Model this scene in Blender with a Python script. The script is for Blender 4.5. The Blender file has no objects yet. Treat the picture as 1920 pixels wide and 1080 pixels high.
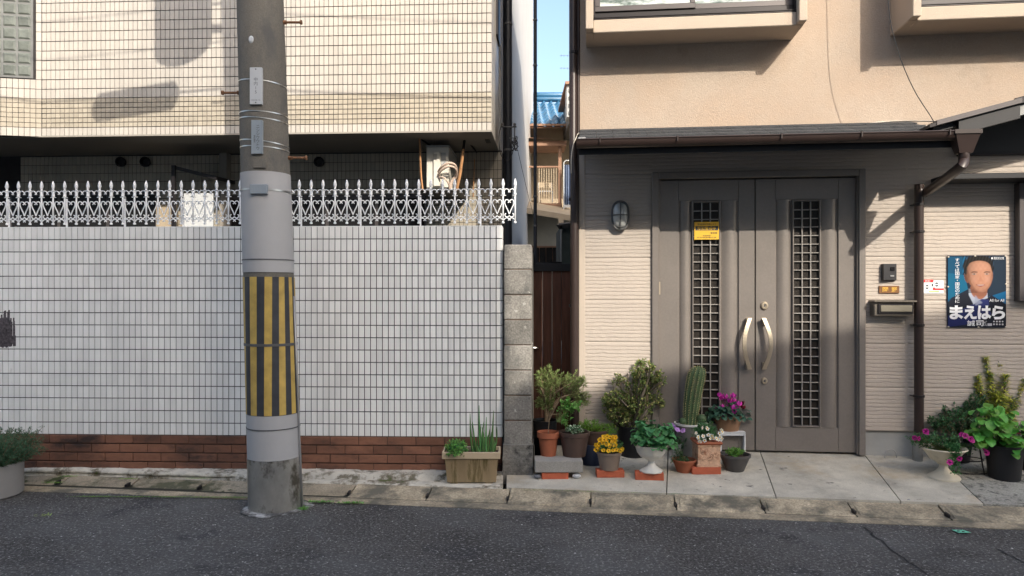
import bpy, bmesh, math, random
import numpy as np
from mathutils import Vector, Matrix, noise
R_ = math.radians
sc = bpy.context.scene
col = sc.collection

# ------------------------------------------------------------------ camera, light, exposure
F = 1350.0            # focal length in photograph pixels (1920 wide)
H = 1.52              # eye height
HY = 550.0            # horizon row
cam_d = bpy.data.cameras.new('camera'); cam = bpy.data.objects.new('camera', cam_d); col.objects.link(cam)
cam.location = (0, 0, H); cam.rotation_euler = (R_(90), 0, 0)
cam_d.sensor_width = 36; cam_d.lens = F / 1920 * 36; cam_d.shift_y = (HY - 540) / 1920
cam_d.clip_start = .05; cam_d.clip_end = 600
sc.camera = cam
SUN = Vector((-.425, 1, -.65)).normalized()
w = bpy.data.worlds.new('World'); sc.world = w; w.use_nodes = True
nt = w.node_tree; bg = nt.nodes['Background']
sky = nt.nodes.new('ShaderNodeTexSky'); sky.sky_type = 'NISHITA'; sky.sun_disc = False
sky.sun_elevation = math.asin(-SUN.z); sky.sun_rotation = math.atan2(-SUN.x, -SUN.y)
sky.air_density = 1.0; sky.dust_density = 4.0; sky.ozone_density = 1.0
nt.links.new(sky.outputs[0], bg.inputs[0]); bg.inputs[1].default_value = .15
ld = bpy.data.lights.new('sun', 'SUN'); lo = bpy.data.objects.new('sun', ld); col.objects.link(lo)
ld.energy = 2.0; ld.angle = R_(.53); ld.color = (1, .92, .80)
lo.rotation_euler = SUN.to_track_quat('-Z', 'Y').to_euler(); lo.location = (6, -12, 14)
vs = sc.view_settings; vs.view_transform = 'Standard'; vs.look = 'None'; vs.gamma = 1; vs.use_curve_mapping = False
vs.exposure = 1.3

# ------------------------------------------------------------------ helpers
class MB:
    def __init__(s): s.v = []; s.f = []
    def add(s, vs_, fs):
        n = len(s.v); s.v += [tuple(a) for a in vs_]; s.f += [tuple(i + n for i in f) for f in fs]; return s
    def box(s, x0, x1, y0, y1, z0, z1):
        return s.add([(x0,y0,z0),(x1,y0,z0),(x1,y1,z0),(x0,y1,z0),(x0,y0,z1),(x1,y0,z1),(x1,y1,z1),(x0,y1,z1)],
                     [(0,3,2,1),(4,5,6,7),(0,1,5,4),(1,2,6,5),(2,3,7,6),(3,0,4,7)])
    def cbox(s, x0, x1, y0, y1, z0, z1, b=.004):
        c = ((x0+x1)/2, (y0+y1)/2, (z0+z1)/2); h = (abs(x1-x0)/2, abs(y1-y0)/2, abs(z1-z0)/2)
        b = min(b, min(h)*.9); V = []; idx = {}
        for sx in (-1,1):
            for sy in (-1,1):
                for sz in (-1,1):
                    sg = (sx,sy,sz)
                    for a in range(3):
                        idx[(sg,a)] = len(V)
                        V.append(tuple(c[k] + sg[k]*(h[k] if k == a else h[k]-b) for k in range(3)))
        fs = []
        def ori(f, nrm):
            a,b_,c_ = (Vector(V[i]) for i in f[:3])
            return f if (b_-a).cross(c_-a).dot(nrm) > 0 else tuple(reversed(f))
        for a in range(3):
            o1, o2 = (a+1)%3, (a+2)%3
            for sg in (-1,1):
                q = []
                for t1,t2 in ((-1,-1),(1,-1),(1,1),(-1,1)):
                    k = [0,0,0]; k[a]=sg; k[o1]=t1; k[o2]=t2; q.append(idx[(tuple(k),a)])
                n = Vector((0,0,0)); n[a]=sg; fs.append(ori(tuple(q), n))
            for s1 in (-1,1):
                for s2 in (-1,1):
                    k0=[0,0,0];k1=[0,0,0]; k0[a]=-1;k1[a]=1
                    for k in (k0,k1): k[o1]=s1;k[o2]=s2
                    q=(idx[(tuple(k0),o1)],idx[(tuple(k1),o1)],idx[(tuple(k1),o2)],idx[(tuple(k0),o2)])
                    n=Vector((0,0,0)); n[o1]=s1;n[o2]=s2; fs.append(ori(q,n))
        for sx in (-1,1):
            for sy in (-1,1):
                for sz in (-1,1):
                    sg=(sx,sy,sz); fs.append(ori(tuple(idx[(sg,a)] for a in range(3)), Vector(sg)))
        return s.add(V, fs)
    def tube(s, pts, r, n=8, cap=True):
        pts = [Vector(p) for p in pts]
        rs = r if isinstance(r, (list, tuple)) else [r]*len(pts)
        V = []; fs = []; up = None
        for i, p in enumerate(pts):
            d = (pts[min(i+1,len(pts)-1)] - pts[max(i-1,0)])
            d = d.normalized() if d.length > 1e-9 else Vector((0,0,1))
            if up is None:
                up = Vector((0,0,1)) if abs(d.z) < .9 else Vector((1,0,0))
            a = d.cross(up); a = a.normalized() if a.length > 1e-6 else d.orthogonal().normalized()
            b = a.cross(d).normalized(); up = b
            for k in range(n):
                t = 2*math.pi*k/n
                V.append(p + (a*math.cos(t) + b*math.sin(t))*rs[i])
        for i in range(len(pts)-1):
            for k in range(n):
                fs.append((i*n+k, i*n+(k+1)%n, (i+1)*n+(k+1)%n, (i+1)*n+k))
        if cap: fs += [tuple(range(n-1,-1,-1)), tuple((len(pts)-1)*n+k for k in range(n))]
        return s.add(V, fs)
    def lathe(s, prof, n=32, c=(0,0,0), rmod=None, close=False):
        V = []; fs = []
        for r, z in prof:
            for k in range(n):
                t = 2*math.pi*k/n; rr = r*(rmod(t, z) if rmod else 1)
                V.append((c[0]+rr*math.cos(t), c[1]+rr*math.sin(t), c[2]+z))
        for i in range(len(prof)-1):
            for k in range(n):
                fs.append((i*n+k, i*n+(k+1)%n, (i+1)*n+(k+1)%n, (i+1)*n+k))
        if prof[0][0] > .0005: fs.append(tuple(range(n-1,-1,-1)))
        if close: fs.append(tuple((len(prof)-1)*n+k for k in range(n)))
        return s.add(V, fs)
    def prism(s, poly, y0, y1):           # poly: (x,z) outline, extruded along y
        n = len(poly)
        return s.add([(x,y0,z) for x,z in poly] + [(x,y1,z) for x,z in poly],
                     [tuple(range(n)), tuple(range(2*n-1,n-1,-1))] + [(i,i+n,(i+1)%n+n,(i+1)%n) for i in range(n)])
    def leaf(s, p, d, nrm, L, W, lift=.15, seg=1):
        p = Vector(p); d = Vector(d).normalized(); sd = d.cross(Vector(nrm))
        sd = sd.normalized() if sd.length > 1e-6 else d.orthogonal().normalized()
        n = sd.cross(d)
        if seg == 1:
            m = p + d*L*.5 + n*(W*lift)
            return s.add([p, m+sd*W/2, p+d*L, m-sd*W/2], [(0,1,2),(0,2,3)])
        prof = ((0,0,0),(.2,.7,.06),(.45,1,.10),(.72,.72,.05),(1,0,-.1)) if W < L*.85 else ((0,.15,0),(.15,.8,.04),(.45,1.05,.10),(.8,.85,.04),(1,.25,-.06))
        V = []
        for t,wd,h in prof:
            c = p + d*L*t + n*L*h
            V += [c - sd*W/2*wd + n*W*lift*wd, c, c + sd*W/2*wd + n*W*lift*wd]
        fs = []
        for i in range(4):
            a = i*3; fs += [(a,a+1,a+4,a+3),(a+1,a+2,a+5,a+4)]
        return s.add(V, fs)
    def mesh(s, name, smooth=False, fix=False):
        me = bpy.data.meshes.new(name); me.from_pydata(s.v, [], s.f)
        if fix:
            bm = bmesh.new(); bm.from_mesh(me); bmesh.ops.recalc_face_normals(bm, faces=bm.faces); bm.to_mesh(me); bm.free()
        if smooth: me.shade_smooth() if smooth is True else me.shade_smooth()
        me.update(); return me

def put(name, mb, m, parent=None, smooth=False, fix=False, loc=None, label=None, kind=None, rot=None, edge=None):
    me = mb if isinstance(mb, bpy.types.Mesh) else mb.mesh(name, smooth, fix)
    if not me.materials: me.materials.append(m)
    if smooth and edge: me.set_sharp_from_angle(angle=R_(edge))
    o = bpy.data.objects.new(name, me); col.objects.link(o); o.parent = parent
    if loc is not None: o.location = loc
    if rot is not None: o.rotation_euler = rot
    if label: o['label'] = label
    if kind: o['kind'] = kind
    return o
def tag(o, label, cat, group=None):
    o['label'] = label; o['category'] = cat
    if group: o['group'] = group
    return o
def thing(name, label, cat, loc=(0,0,0), rz=0, group=None):
    o = bpy.data.objects.new(name, None); col.objects.link(o); o.location = loc; o.rotation_euler = (0,0,rz)
    o.empty_display_size = .1
    return tag(o, label, cat, group)
def structure(name, mb, m, parent=None, **k):
    o = put(name, mb, m, parent, **k); o['kind'] = 'structure'; return o
def copy_tree(o, parent=None):
    c = o.copy(); col.objects.link(c); c.parent = parent
    for ch in o.children: copy_tree(ch, c)
    return c
def Pt(px, py, D): return Vector(((px-960)/F*D, D, H + (HY-py)/F*D))
class Frame:                                # a vertical facade: local x along it, local y into it, z up
    def __init__(s, x0, y0, t):
        s.o = Vector((x0, y0, 0)); l = math.hypot(1, t); s.ux = Vector((1/l, -t/l, 0)); s.inn = Vector((t/l, 1/l, 0))
        s.rz = -math.atan(t)
    def loc(s, px, py, p=0):                # photograph point -> (u, z) on the plane p metres in front of the facade
        o = s.o - s.inn*p; d = Vector(((px-960)/F, 1, 0))
        k = o.dot(s.inn) / d.dot(s.inn); P = d*k
        return (P - s.o).dot(s.ux), H + (HY-py)/F*k
    def u(s, px, p=0): return s.loc(px, HY, p)[0]
    def z(s, px, py, p=0): return s.loc(px, py, p)[1]
    def w(s, u, p, z): q = s.o + s.ux*u - s.inn*p; return Vector((q.x, q.y, z))

# ------------------------------------------------------------------ materials
def mat(name, c, rough=.7, var=.18, vs_=6, bump=0, bs=80, metal=0, rnd=0, stain=None, st=(.55,.7), ss=2.5, stretch=None,
        spec=.4, trans=0, fine=0, fs=180, coat=0, hue=0):
    m = bpy.data.materials.new(name); m.use_nodes = True; n = m.node_tree.nodes; L = m.node_tree.links
    b = n['Principled BSDF']; b.inputs['Roughness'].default_value = rough; b.inputs['Metallic'].default_value = metal
    b.inputs['Specular IOR Level'].default_value = spec
    if coat: b.inputs['Coat Weight'].default_value = coat; b.inputs['Coat Roughness'].default_value = .15
    g = n.new('ShaderNodeNewGeometry'); pos = g.outputs['Position']
    def mp(scale):
        if not scale: return pos
        q = n.new('ShaderNodeMapping'); q.inputs['Scale'].default_value = scale; L.new(pos, q.inputs[0]); return q.outputs[0]
    def noi(scale, det=4, src=None, ro=.6):
        q = n.new('ShaderNodeTexNoise'); q.inputs['Scale'].default_value = scale; q.inputs['Detail'].default_value = det
        q.inputs['Roughness'].default_value = ro; L.new(src or pos, q.inputs['Vector']); return q.outputs['Fac']
    def rng(src, a, b_, c_, d):
        q = n.new('ShaderNodeMapRange'); L.new(src, q.inputs[0])
        for i, v in enumerate((a,b_,c_,d)): q.inputs[i+1].default_value = v
        return q.outputs[0]
    def mul(a, b_):
        q = n.new('ShaderNodeMath'); q.operation = 'MULTIPLY'; L.new(a, q.inputs[0]); L.new(b_, q.inputs[1]); return q.outputs[0]
    f = rng(noi(vs_, 5, mp(stretch)), .3, .7, 1-var, 1+var)
    if fine: f = mul(f, rng(noi(fs, 3), .3, .7, 1-fine, 1+fine))
    if rnd:
        oi = n.new('ShaderNodeObjectInfo'); ad = n.new('ShaderNodeMath'); ad.operation = 'ADD'
        L.new(oi.outputs['Random'], ad.inputs[0]); L.new(g.outputs['Random Per Island'], ad.inputs[1])
        fr = n.new('ShaderNodeMath'); fr.operation = 'FRACT'; L.new(ad.outputs[0], fr.inputs[0])
        f = mul(f, rng(fr.outputs[0], 0, 1, 1-rnd, 1+rnd))
    rgb = n.new('ShaderNodeRGB'); rgb.outputs[0].default_value = (*c, 1)
    vm = n.new('ShaderNodeVectorMath'); vm.operation = 'SCALE'; L.new(rgb.outputs[0], vm.inputs[0]); L.new(f, vm.inputs['Scale'])
    out = vm.outputs[0]
    if hue and rnd:
        hs = n.new('ShaderNodeHueSaturation'); L.new(out, hs.inputs['Color'])
        L.new(rng(fr.outputs[0], 0, 1, .5-hue, .5+hue), hs.inputs['Hue']); out = hs.outputs[0]
    if stain:
        sts = stain if isinstance(stain, list) else ([stain] if isinstance(stain[0], tuple) else [(stain, st, ss)])
        for sc_, th, s_ in sts:
            mx = n.new('ShaderNodeMix'); mx.data_type = 'RGBA'
            L.new(rng(noi(s_, 6, mp(stretch), .68), th[0], th[1], 0, 1), mx.inputs[0]); L.new(out, mx.inputs[6])
            mx.inputs[7].default_value = (*sc_, 1); out = mx.outputs[2]
    L.new(out, b.inputs['Base Color'])
    if bump:
        bn = n.new('ShaderNodeBump'); bn.inputs['Strength'].default_value = 1; bn.inputs['Distance'].default_value = bump
        L.new(noi(bs, 4), bn.inputs['Height']); L.new(bn.outputs[0], b.inputs['Normal'])
    if trans:
        tr = n.new('ShaderNodeBsdfTranslucent'); L.new(out, tr.inputs[0]); ms = n.new('ShaderNodeMixShader'); ms.inputs[0].default_value = trans
        L.new(b.outputs[0], ms.inputs[1]); L.new(tr.outputs[0], ms.inputs[2]); L.new(ms.outputs[0], n['Material Output'].inputs[0])
    return m
A = {}
A['asphalt'] = mat('asphalt', (.072,.069,.065), .88, .35, 1.3, .012, 60, spec=.25, fine=.75, fs=75,
                   stain=[((.115,.116,.115),(.46,.70),.7),((.045,.044,.046),(.56,.66),1.6), ((.22,.215,.21),(.55,.61),48), ((.65,.64,.62),(.64,.665),36)])
A['gutter'] = mat('gutter', (.42,.355,.25), .9, .28, 5, .004, 90, rnd=.16, fine=.35, fs=70, stain=[((.14,.13,.10),(.46,.62),3.6),((.09,.09,.08),(.66,.70),60)])
A['gutterL'] = mat('gutter_old', (.34,.29,.21), .92, .25, 4, .004, 90, rnd=.12, fine=.25, fs=90, stain=[((.10,.10,.06),(.50,.60),2.6),((.05,.065,.02),(.60,.66),3.4)])
A['apron'] = mat('apron', (.52,.49,.41), .85, .22, 3, .002, 140, fine=.12, fs=120, rnd=.05, stain=[((.27,.255,.22),(.48,.72),1.8),((.40,.31,.19),(.54,.72),1.1),((.16,.155,.14),(.62,.68),9)])
A['apronD'] = mat('apron_lichen', (.33,.32,.28), .9, .2, 5, .004, 100, fine=.3, fs=90, stain=[((.10,.10,.09),(.52,.62),14)])
A['foot'] = mat('rough_mortar', (.55,.52,.44), .95, .2, 9, .012, 30, stain=[((.16,.14,.10),(.50,.60),6),((.08,.10,.03),(.62,.68),6)])
A['dirt'] = mat('joint_dirt', (.035,.034,.025), .95, .3, 9, .003)
A['tile'] = mat('white_tile', (.82,.825,.805), .28, .05, 2, 0, rnd=.07, spec=.5, stain=[((.68,.69,.68),(.52,.85),2.2),((.50,.49,.46),(.66,.82),5)], stretch=(2.5,2.5,.5))
A['grout'] = mat('grout', (.035,.036,.04), .9, .15, 20)
A['ctile'] = mat('cream_tile', (.49,.455,.405), .3, .05, 2, 0, rnd=.06, spec=.5)
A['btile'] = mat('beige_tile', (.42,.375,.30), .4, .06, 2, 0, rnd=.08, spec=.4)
A['grout2'] = mat('grout_light', (.035,.032,.033), .9, .15, 20)
A['smear'] = mat('dark_smear', (.085,.075,.082), .6, .7, 60)
A['brick'] = mat('brown_brick', (.215,.098,.060), .75, .2, 8, .001, 90, rnd=.22, stain=((.04,.026,.022),(.48,.66),2.0), stretch=(1,1,2.2))
A['mortar'] = mat('brick_mortar', (.10,.07,.055), .95, .2, 12, .001)
A['soffit'] = mat('soffit_paint', (.30,.275,.24), .8, .08, 2, .0006)
A['plaster'] = mat('white_plaster', (.54,.53,.51), .8, .05, 2, .001)
A['darkpipe'] = mat('dark_navy_pipe', (.018,.02,.026), .45, .1)
A['glassdark'] = mat('dark_glass', (.014,.013,.013), .12, .1, spec=.4)
A['doorglass'] = mat('door_glass', (.022,.018,.015), .35, .3, 30, .002, 120, spec=.25)
A['glassblock'] = mat('glass_block', (.15,.165,.145), .25, .25, 9, .006, 14, rnd=.12, spec=.7)
A['blockframe'] = mat('block_joint', (.17,.175,.17), .7)
A['alu'] = mat('alu_grey', (.35,.35,.35), .4, .08, metal=.5)
A['fence'] = mat('fence_white', (.80,.82,.83), .45, .07, 30, 0, stain=((.30,.27,.22),(.72,.78),25))
A['pole'] = mat('pole_concrete', (.16,.148,.125), .9, .12, 3, .002, 90, fine=.14, fs=110, stain=((.11,.107,.10),(.52,.68),4), stretch=(1,1,.5))
A['wrap'] = mat('grey_wrap', (.42,.415,.41), .7, .08, 2, .0006, 40)
A['band'] = mat('steel_band', (.55,.55,.53), .3, .1, metal=.9)
A['bandk'] = mat('dark_band', (.10,.10,.10), .5)
A['rust'] = mat('rusty_steel', (.20,.10,.05), .7, .3, 30)
A['guard'] = mat('zinc_guard', (.36,.35,.32), .33, .35, 3, .003, 9, metal=.6, stain=[((.12,.11,.09),(.50,.60),3.5),((.60,.58,.54),(.62,.65),8)], stretch=(1.6,1.6,1))
A['plate'] = mat('white_plate', (.52,.54,.55), .4, .05)
A['plateg'] = mat('grey_plate', (.27,.31,.34), .5, .1)
A['ink'] = mat('ink', (.05,.055,.06), .6)
A['inkg'] = mat('ink_grey', (.10,.115,.13), .6)
A['block'] = mat('concrete_block', (.21,.20,.18), .95, .22, 6, .004, 70, rnd=.22, fine=.3, fs=70, stain=[((.10,.10,.095),(.50,.66),3.2),((.45,.44,.40),(.62,.70),16)])
A['blockb'] = mat('pillar_base', (.17,.165,.15), .95, .25, 6, .007, 40, fine=.25, fs=60, stain=[((.03,.03,.028),(.56,.66),7),((.36,.35,.31),(.66,.72),9)])
A['siding'] = mat('siding', (.45,.395,.345), .8, .05, 1.5, .0008, 160, rnd=.02, fine=.05, fs=120)
A['trim'] = mat('siding_trim', (.46,.395,.33), .7, .04)
A['found'] = mat('foundation', (.33,.335,.325), .9, .1, 4, .001)
A['stucco'] = mat('stucco', (.375,.31,.25), .9, .08, 1.2, .0035, 90, fine=.10, fs=95, stain=[((.385,.29,.215),(.42,.70),.8),((.27,.22,.17),(.60,.80),3)])
A['stucco2'] = mat('stucco_bay', (.45,.375,.30), .9, .05, 1.2, .003, 140)
A['bronze'] = mat('bronze_alu', (.022,.019,.020), .4, .08, metal=.3)
A['bronzel'] = mat('bronze_alu_light', (.085,.076,.076), .4, .08, metal=.3)
A['brownpipe'] = mat('brown_pvc', (.034,.022,.019), .38, .1)
A['black'] = mat('black_paint', (.012,.012,.014), .5)
A['shingle'] = mat('roof_shingle', (.05,.052,.055), .9, .2, 10, .003, 160, fine=.3, fs=160)
A['door'] = mat('door_taupe', (.230,.205,.185), .34, .06, 3, .0004, 60, metal=.3, fine=.05, fs=60)
A['doorl'] = mat('door_edge', (.30,.27,.24), .38, .04, metal=.25)
A['muntin'] = mat('muntin', (.32,.30,.28), .4, metal=.3)
A['champ'] = mat('champagne_metal', (.52,.44,.33), .32, .05, metal=.55)
A['opal'] = mat('lamp_glass', (.42,.43,.42), .12, .25, 14, spec=.7)
A['intercom'] = mat('intercom_plastic', (.035,.034,.036), .4)
A['mailbox'] = mat('mailbox_metal', (.165,.145,.12), .4, metal=.4)
A['mailflap'] = mat('mail_flap', (.26,.235,.18), .35, metal=.4)
A['woodp'] = mat('nameplate_wood', (.17,.075,.025), .5, .2, 30)
A['gold'] = mat('gold_print', (.62,.36,.06), .5)
A['white'] = mat('white_print', (.80,.82,.84), .5, .03)
A['red'] = mat('red_print', (.62,.03,.03), .5)
A['green_p'] = mat('green_print', (.45,.55,.20), .5)
A['yellow'] = mat('yellow_print', (.80,.47,.04), .5, .04)
A['gatewood'] = mat('gate_wood', (.10,.042,.027), .65, .25, 6, .001, 60, stretch=(6,6,.6), rnd=.10)
A['cable'] = mat('cream_cable', (.55,.50,.42), .5)
A['cableb'] = mat('black_cable', (.03,.03,.03), .5)
A['beigebar'] = mat('ac_body', (.62,.60,.53), .5, .05)
A['acgrille'] = mat('ac_grey', (.35,.36,.36), .5)  # plain grey, darker than the AC casing
A['pinkhose'] = mat('insulated_pipe', (.55,.43,.35), .7, .1, 20)
A['orange'] = mat('rusty_angle', (.42,.22,.10), .7, .2, 20)
A['bluetile'] = mat('blue_roof_tile', (.028,.11,.21), .3, .2, 4, rnd=.2, spec=.6)
A['farbrown'] = mat('far_brown', (.27,.155,.10), .7)
A['farbeige'] = mat('far_beige', (.42,.34,.24), .8, .08)
A['fargrey'] = mat('far_wall', (.40,.38,.32), .8, .08)
A['cloth'] = mat('blue_cloth', (.16,.21,.32), .8, .15, 20)
A['shed'] = mat('shed_green', (.05,.065,.06), .6)
A['opp'] = mat('opposite_wall', (.82,.76,.66), .85, .05, 1)
A['opp_glass'] = A['glassdark']
A['mint'] = mat('mint_paint', (.16,.55,.38), .8, .1, 40)
# plants and pots
A['terra'] = mat('terracotta', (.33,.105,.052), .75, .12, 14, .0006, 80)
A['redbrick'] = mat('red_brick', (.44,.11,.055), .8, .12, 20, .001, 120)
A['brownpot'] = mat('brown_glazed_pot', (.085,.055,.045), .42, .08, 20)
A['taupe'] = mat('taupe_plastic', (.20,.155,.125), .5, .05)
A['blackpot'] = mat('black_plastic', (.010,.010,.012), .5)
A['navypot'] = mat('navy_pot', (.018,.026,.05), .35)
A['greypot'] = mat('grey_bowl', (.075,.07,.068), .5, .1, 20)
A['whiteurn'] = mat('white_urn', (.62,.61,.56), .5, .06, 12, .001, 60, stain=((.42,.39,.32),(.56,.75),8))
A['creamurn'] = mat('cream_urn', (.60,.54,.42), .6, .06, 12, .001, 60, stain=((.40,.34,.24),(.56,.75),7))
A['whiterim'] = mat('white_enamel', (.66,.66,.62), .4, .05)
A['galv'] = mat('galvanised', (.26,.26,.245), .4, .12, 12, metal=.5)
A['cyclpot'] = mat('clay_brown_pot', (.27,.155,.09), .65, .12, 14)
A['ornate'] = mat('ornate_clay', (.56,.36,.24), .8, .2, 30, .002, 60, stain=((.30,.13,.07),(.52,.66),26))
A['stoolw'] = mat('stool_white', (.60,.62,.64), .5, .06, 10, stain=((.30,.36,.48),(.60,.66),26))
A['planter'] = mat('planter_olive', (.37,.28,.165), .55, .2, 8, stain=((.15,.12,.05),(.48,.60),22), stretch=(1,1,.08))
A['planter_rim'] = mat('planter_rim', (.50,.40,.27), .5, .08)
A['concpot'] = mat('concrete_planter', (.29,.28,.265), .9, .06, 4, .0008)
A['soil'] = mat('soil', (.06,.042,.03), .95, .4, 40, .006, 50)
A['gravel'] = mat('pot_gravel', (.22,.17,.13), .95, .4, 60, .01, 60)
A['stone'] = mat('pebble', (.50,.52,.54), .6, .1, 30)
A['stoned'] = mat('pebble_dark', (.16,.17,.19), .6, .1, 30)
A['plank'] = mat('concrete_slab', (.30,.29,.265), .95, .12, 9, .002, 90, fine=.2)
def leafm(name, c, rnd=.35, hue=.02, trans=.3, rough=.5): return mat(name, c, rough, .12, 25, rnd=rnd, hue=hue, trans=trans, spec=.35)
A['l_rose'] = leafm('needle_green', (0.230,0.297,0.101))
A['l_roseL'] = leafm('rosemary_green', (0.074,0.155,0.081), rough=.6)
A['l_jade'] = leafm('jade_green', (0.162,0.230,0.068))
A['l_jadeL'] = leafm('jade_tip', (0.459,0.459,0.162))
A['l_ger'] = leafm('geranium_green', (0.074,0.216,0.074))
A['l_bright'] = leafm('bright_green', (.17,.38,.085))
A['l_bright2'] = leafm('pelargonium_green', (.075,.24,.085), rnd=.4)
A['l_moss'] = leafm('moss_green', (0.162,0.324,0.041))
A['l_dark'] = leafm('dark_green', (0.061,0.135,0.061))
A['l_cyc'] = leafm('cyclamen_green', (0.047,0.115,0.074), hue=.03)
A['l_hyd'] = leafm('hydrangea_green', (.155,.40,.075), rnd=.22, trans=.35, rough=.4)
A['l_varieg'] = leafm('variegated_white', (0.567,0.648,0.513), rnd=.3)
A['l_yel'] = leafm('yellow_green', (.62,.62,.12), rnd=.35)
A['l_onion'] = leafm('onion_green', (0.135,0.297,0.095), rnd=.25)
A['stem'] = mat('bark', (.20,.145,.09), .85, .3, 40)
A['stemg'] = mat('green_stem', (.14,.19,.06), .6)
A['fl_or'] = mat('pansy_yellow', (.85,.52,.02), .6, .1, 60, rnd=.15, trans=.15)
A['fl_eye'] = mat('pansy_eye', (.22,.05,.01), .6)
A['fl_mag'] = mat('magenta_petal', (.72,.06,.50), .5, .1, 60, rnd=.2, trans=.3)
A['fl_dred'] = mat('dark_red_petal', (.20,.01,.03), .5, rnd=.2)
A['fl_pet'] = mat('petunia_purple', (.42,.015,.22), .5, .1, 60, rnd=.2, trans=.2)
A['fl_vio'] = mat('violet_petal', (.46,.26,.62), .6, .1, rnd=.15, trans=.2)
A['fl_wh'] = mat('white_petal', (.78,.80,.74), .6, .05, trans=.15)
A['cactus'] = mat('cactus_skin', (.06,.105,.045), .6, .2, 12, stain=((.13,.12,.07),(.56,.70),10))
A['spine'] = mat('cactus_spine', (.50,.45,.22), .7, .2)
A['gp'] = mat('clear_cup', (.28,.30,.27), .25, .1, spec=.6)
def stripes():
    m = bpy.data.materials.new('striped_sheet'); m.use_nodes = True; n = m.node_tree.nodes; L = m.node_tree.links; b = n['Principled BSDF']
    tc = n.new('ShaderNodeTexCoord'); sp = n.new('ShaderNodeSeparateXYZ'); L.new(tc.outputs['Object'], sp.inputs[0])
    at = n.new('ShaderNodeMath'); at.operation = 'ARCTAN2'; L.new(sp.outputs[0], at.inputs[0]); L.new(sp.outputs[1], at.inputs[1])
    ml = n.new('ShaderNodeMath'); ml.operation = 'MULTIPLY_ADD'; ml.inputs[1].default_value = 11/(2*math.pi); ml.inputs[2].default_value = 5.28; L.new(at.outputs[0], ml.inputs[0])
    fr = n.new('ShaderNodeMath'); fr.operation = 'FRACT'; L.new(ml.outputs[0], fr.inputs[0])
    gt = n.new('ShaderNodeMath'); gt.operation = 'GREATER_THAN'; gt.inputs[1].default_value = .5; L.new(fr.outputs[0], gt.inputs[0])
    g = n.new('ShaderNodeNewGeometry'); no = n.new('ShaderNodeTexNoise'); no.inputs['Scale'].default_value = 14; no.inputs['Detail'].default_value = 8; L.new(g.outputs['Position'], no.inputs['Vector'])
    mx = n.new('ShaderNodeMix'); mx.data_type = 'RGBA'; L.new(gt.outputs[0], mx.inputs[0]); mx.inputs[6].default_value = (.040,.042,.048,1); mx.inputs[7].default_value = (.54,.37,.09,1)
    vm = n.new('ShaderNodeVectorMath'); vm.operation = 'SCALE'; L.new(mx.outputs[2], vm.inputs[0])
    rg = n.new('ShaderNodeMapRange'); L.new(no.outputs['Fac'], rg.inputs[0]); rg.inputs[1].default_value = .3; rg.inputs[2].default_value = .7; rg.inputs[3].default_value = .78; rg.inputs[4].default_value = 1.15
    L.new(rg.outputs[0], vm.inputs['Scale']); L.new(vm.outputs[0], b.inputs['Base Color']); b.inputs['Roughness'].default_value = .6
    bn = n.new('ShaderNodeBump'); bn.inputs['Distance'].default_value = .0015; n2 = n.new('ShaderNodeTexNoise'); n2.inputs['Scale'].default_value = 160; L.new(g.outputs['Position'], n2.inputs['Vector']); L.new(n2.outputs['Fac'], bn.inputs['Height']); L.new(bn.outputs[0], b.inputs['Normal'])
    return m
A['stripes'] = stripes()

# ------------------------------------------------------------------ SETTING: road, gutter, apron
GT = .129; Gf = Frame(0, 5.05, GT)           # asphalt edge line; local x along the kerb, local y away from camera
def grid(x0, x1, y0, y1, nx, ny, zf):
    mb = MB(); V = [(x0+(x1-x0)*i/nx, y0+(y1-y0)*j/ny, 0) for j in range(ny+1) for i in range(nx+1)]
    V = [(a,b,zf(a,b)) for a,b,_ in V]
    return mb.add(V, [(j*(nx+1)+i, j*(nx+1)+i+1, (j+1)*(nx+1)+i+1, (j+1)*(nx+1)+i) for j in range(ny) for i in range(nx)])
def road_z(x, y): return .006*noise.noise(Vector((x*1.2, y*1.2, 0)))
structure('ground', MB().add([(-300,-300,-.05),(300,-300,-.05),(300,300,-.05),(-300,300,-.05)], [(0,1,2,3)]), A['dirt'])
rd = MB(); NX = 120
xs = [-30+60*i/NX for i in range(NX+1)]
rows = [-3.4,-2,-1,0,1,2,2.6,3.2,3.6,4,4.3]
V = []
for r_ in rows + ['e']:
    for x in xs:
        y = (5.06 - GT*x + .012*noise.noise(Vector((x*3,0,5)))) if r_ == 'e' else min(r_, 4.9-GT*x)
        V.append((x, y, road_z(x,y)))
nn = len(xs)
structure('road', rd.add(V, [(j*nn+i, j*nn+i+1, (j+1)*nn+i+1, (j+1)*nn+i) for j in range(len(rows)) for i in range(NX)]), A['asphalt'], smooth=True)
# darker repair joint and hairline cracks in the asphalt
def ground_line(pts, wd, z, name, m, n=3):
    mb = MB(); prev = None; V = []; rr = random.Random(3)
    P = []
    for (a,b) in zip(pts, pts[1:]):
        for k in range(8):
            t = k/8; P.append((a[0]+(b[0]-a[0])*t + rr.uniform(-.012,.012), a[1]+(b[1]-a[1])*t + rr.uniform(-.012,.012)))
    P.append(pts[-1])
    for i,(x,y) in enumerate(P):
        j = min(i+1,len(P)-1); k = max(i-1,0); d = Vector((P[j][0]-P[k][0], P[j][1]-P[k][1])); d.normalize(); q = wd*rr.uniform(.5,1.2)
        V += [(x-d.y*q, y+d.x*q, road_z(x,y)+z), (x+d.y*q, y-d.x*q, road_z(x,y)+z)]
    mb.add(V, [(2*i,2*i+1,2*i+3,2*i+2) for i in range(len(P)-1)]); return structure(name, mb, m)
def gp(px, py, z=0): D = F*(H-z)/(py-HY); return Pt(px, py, D).to_2d()[:]
A['crack'] = mat('crack', (.025,.025,.027), .95, .3, 30)
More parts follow.
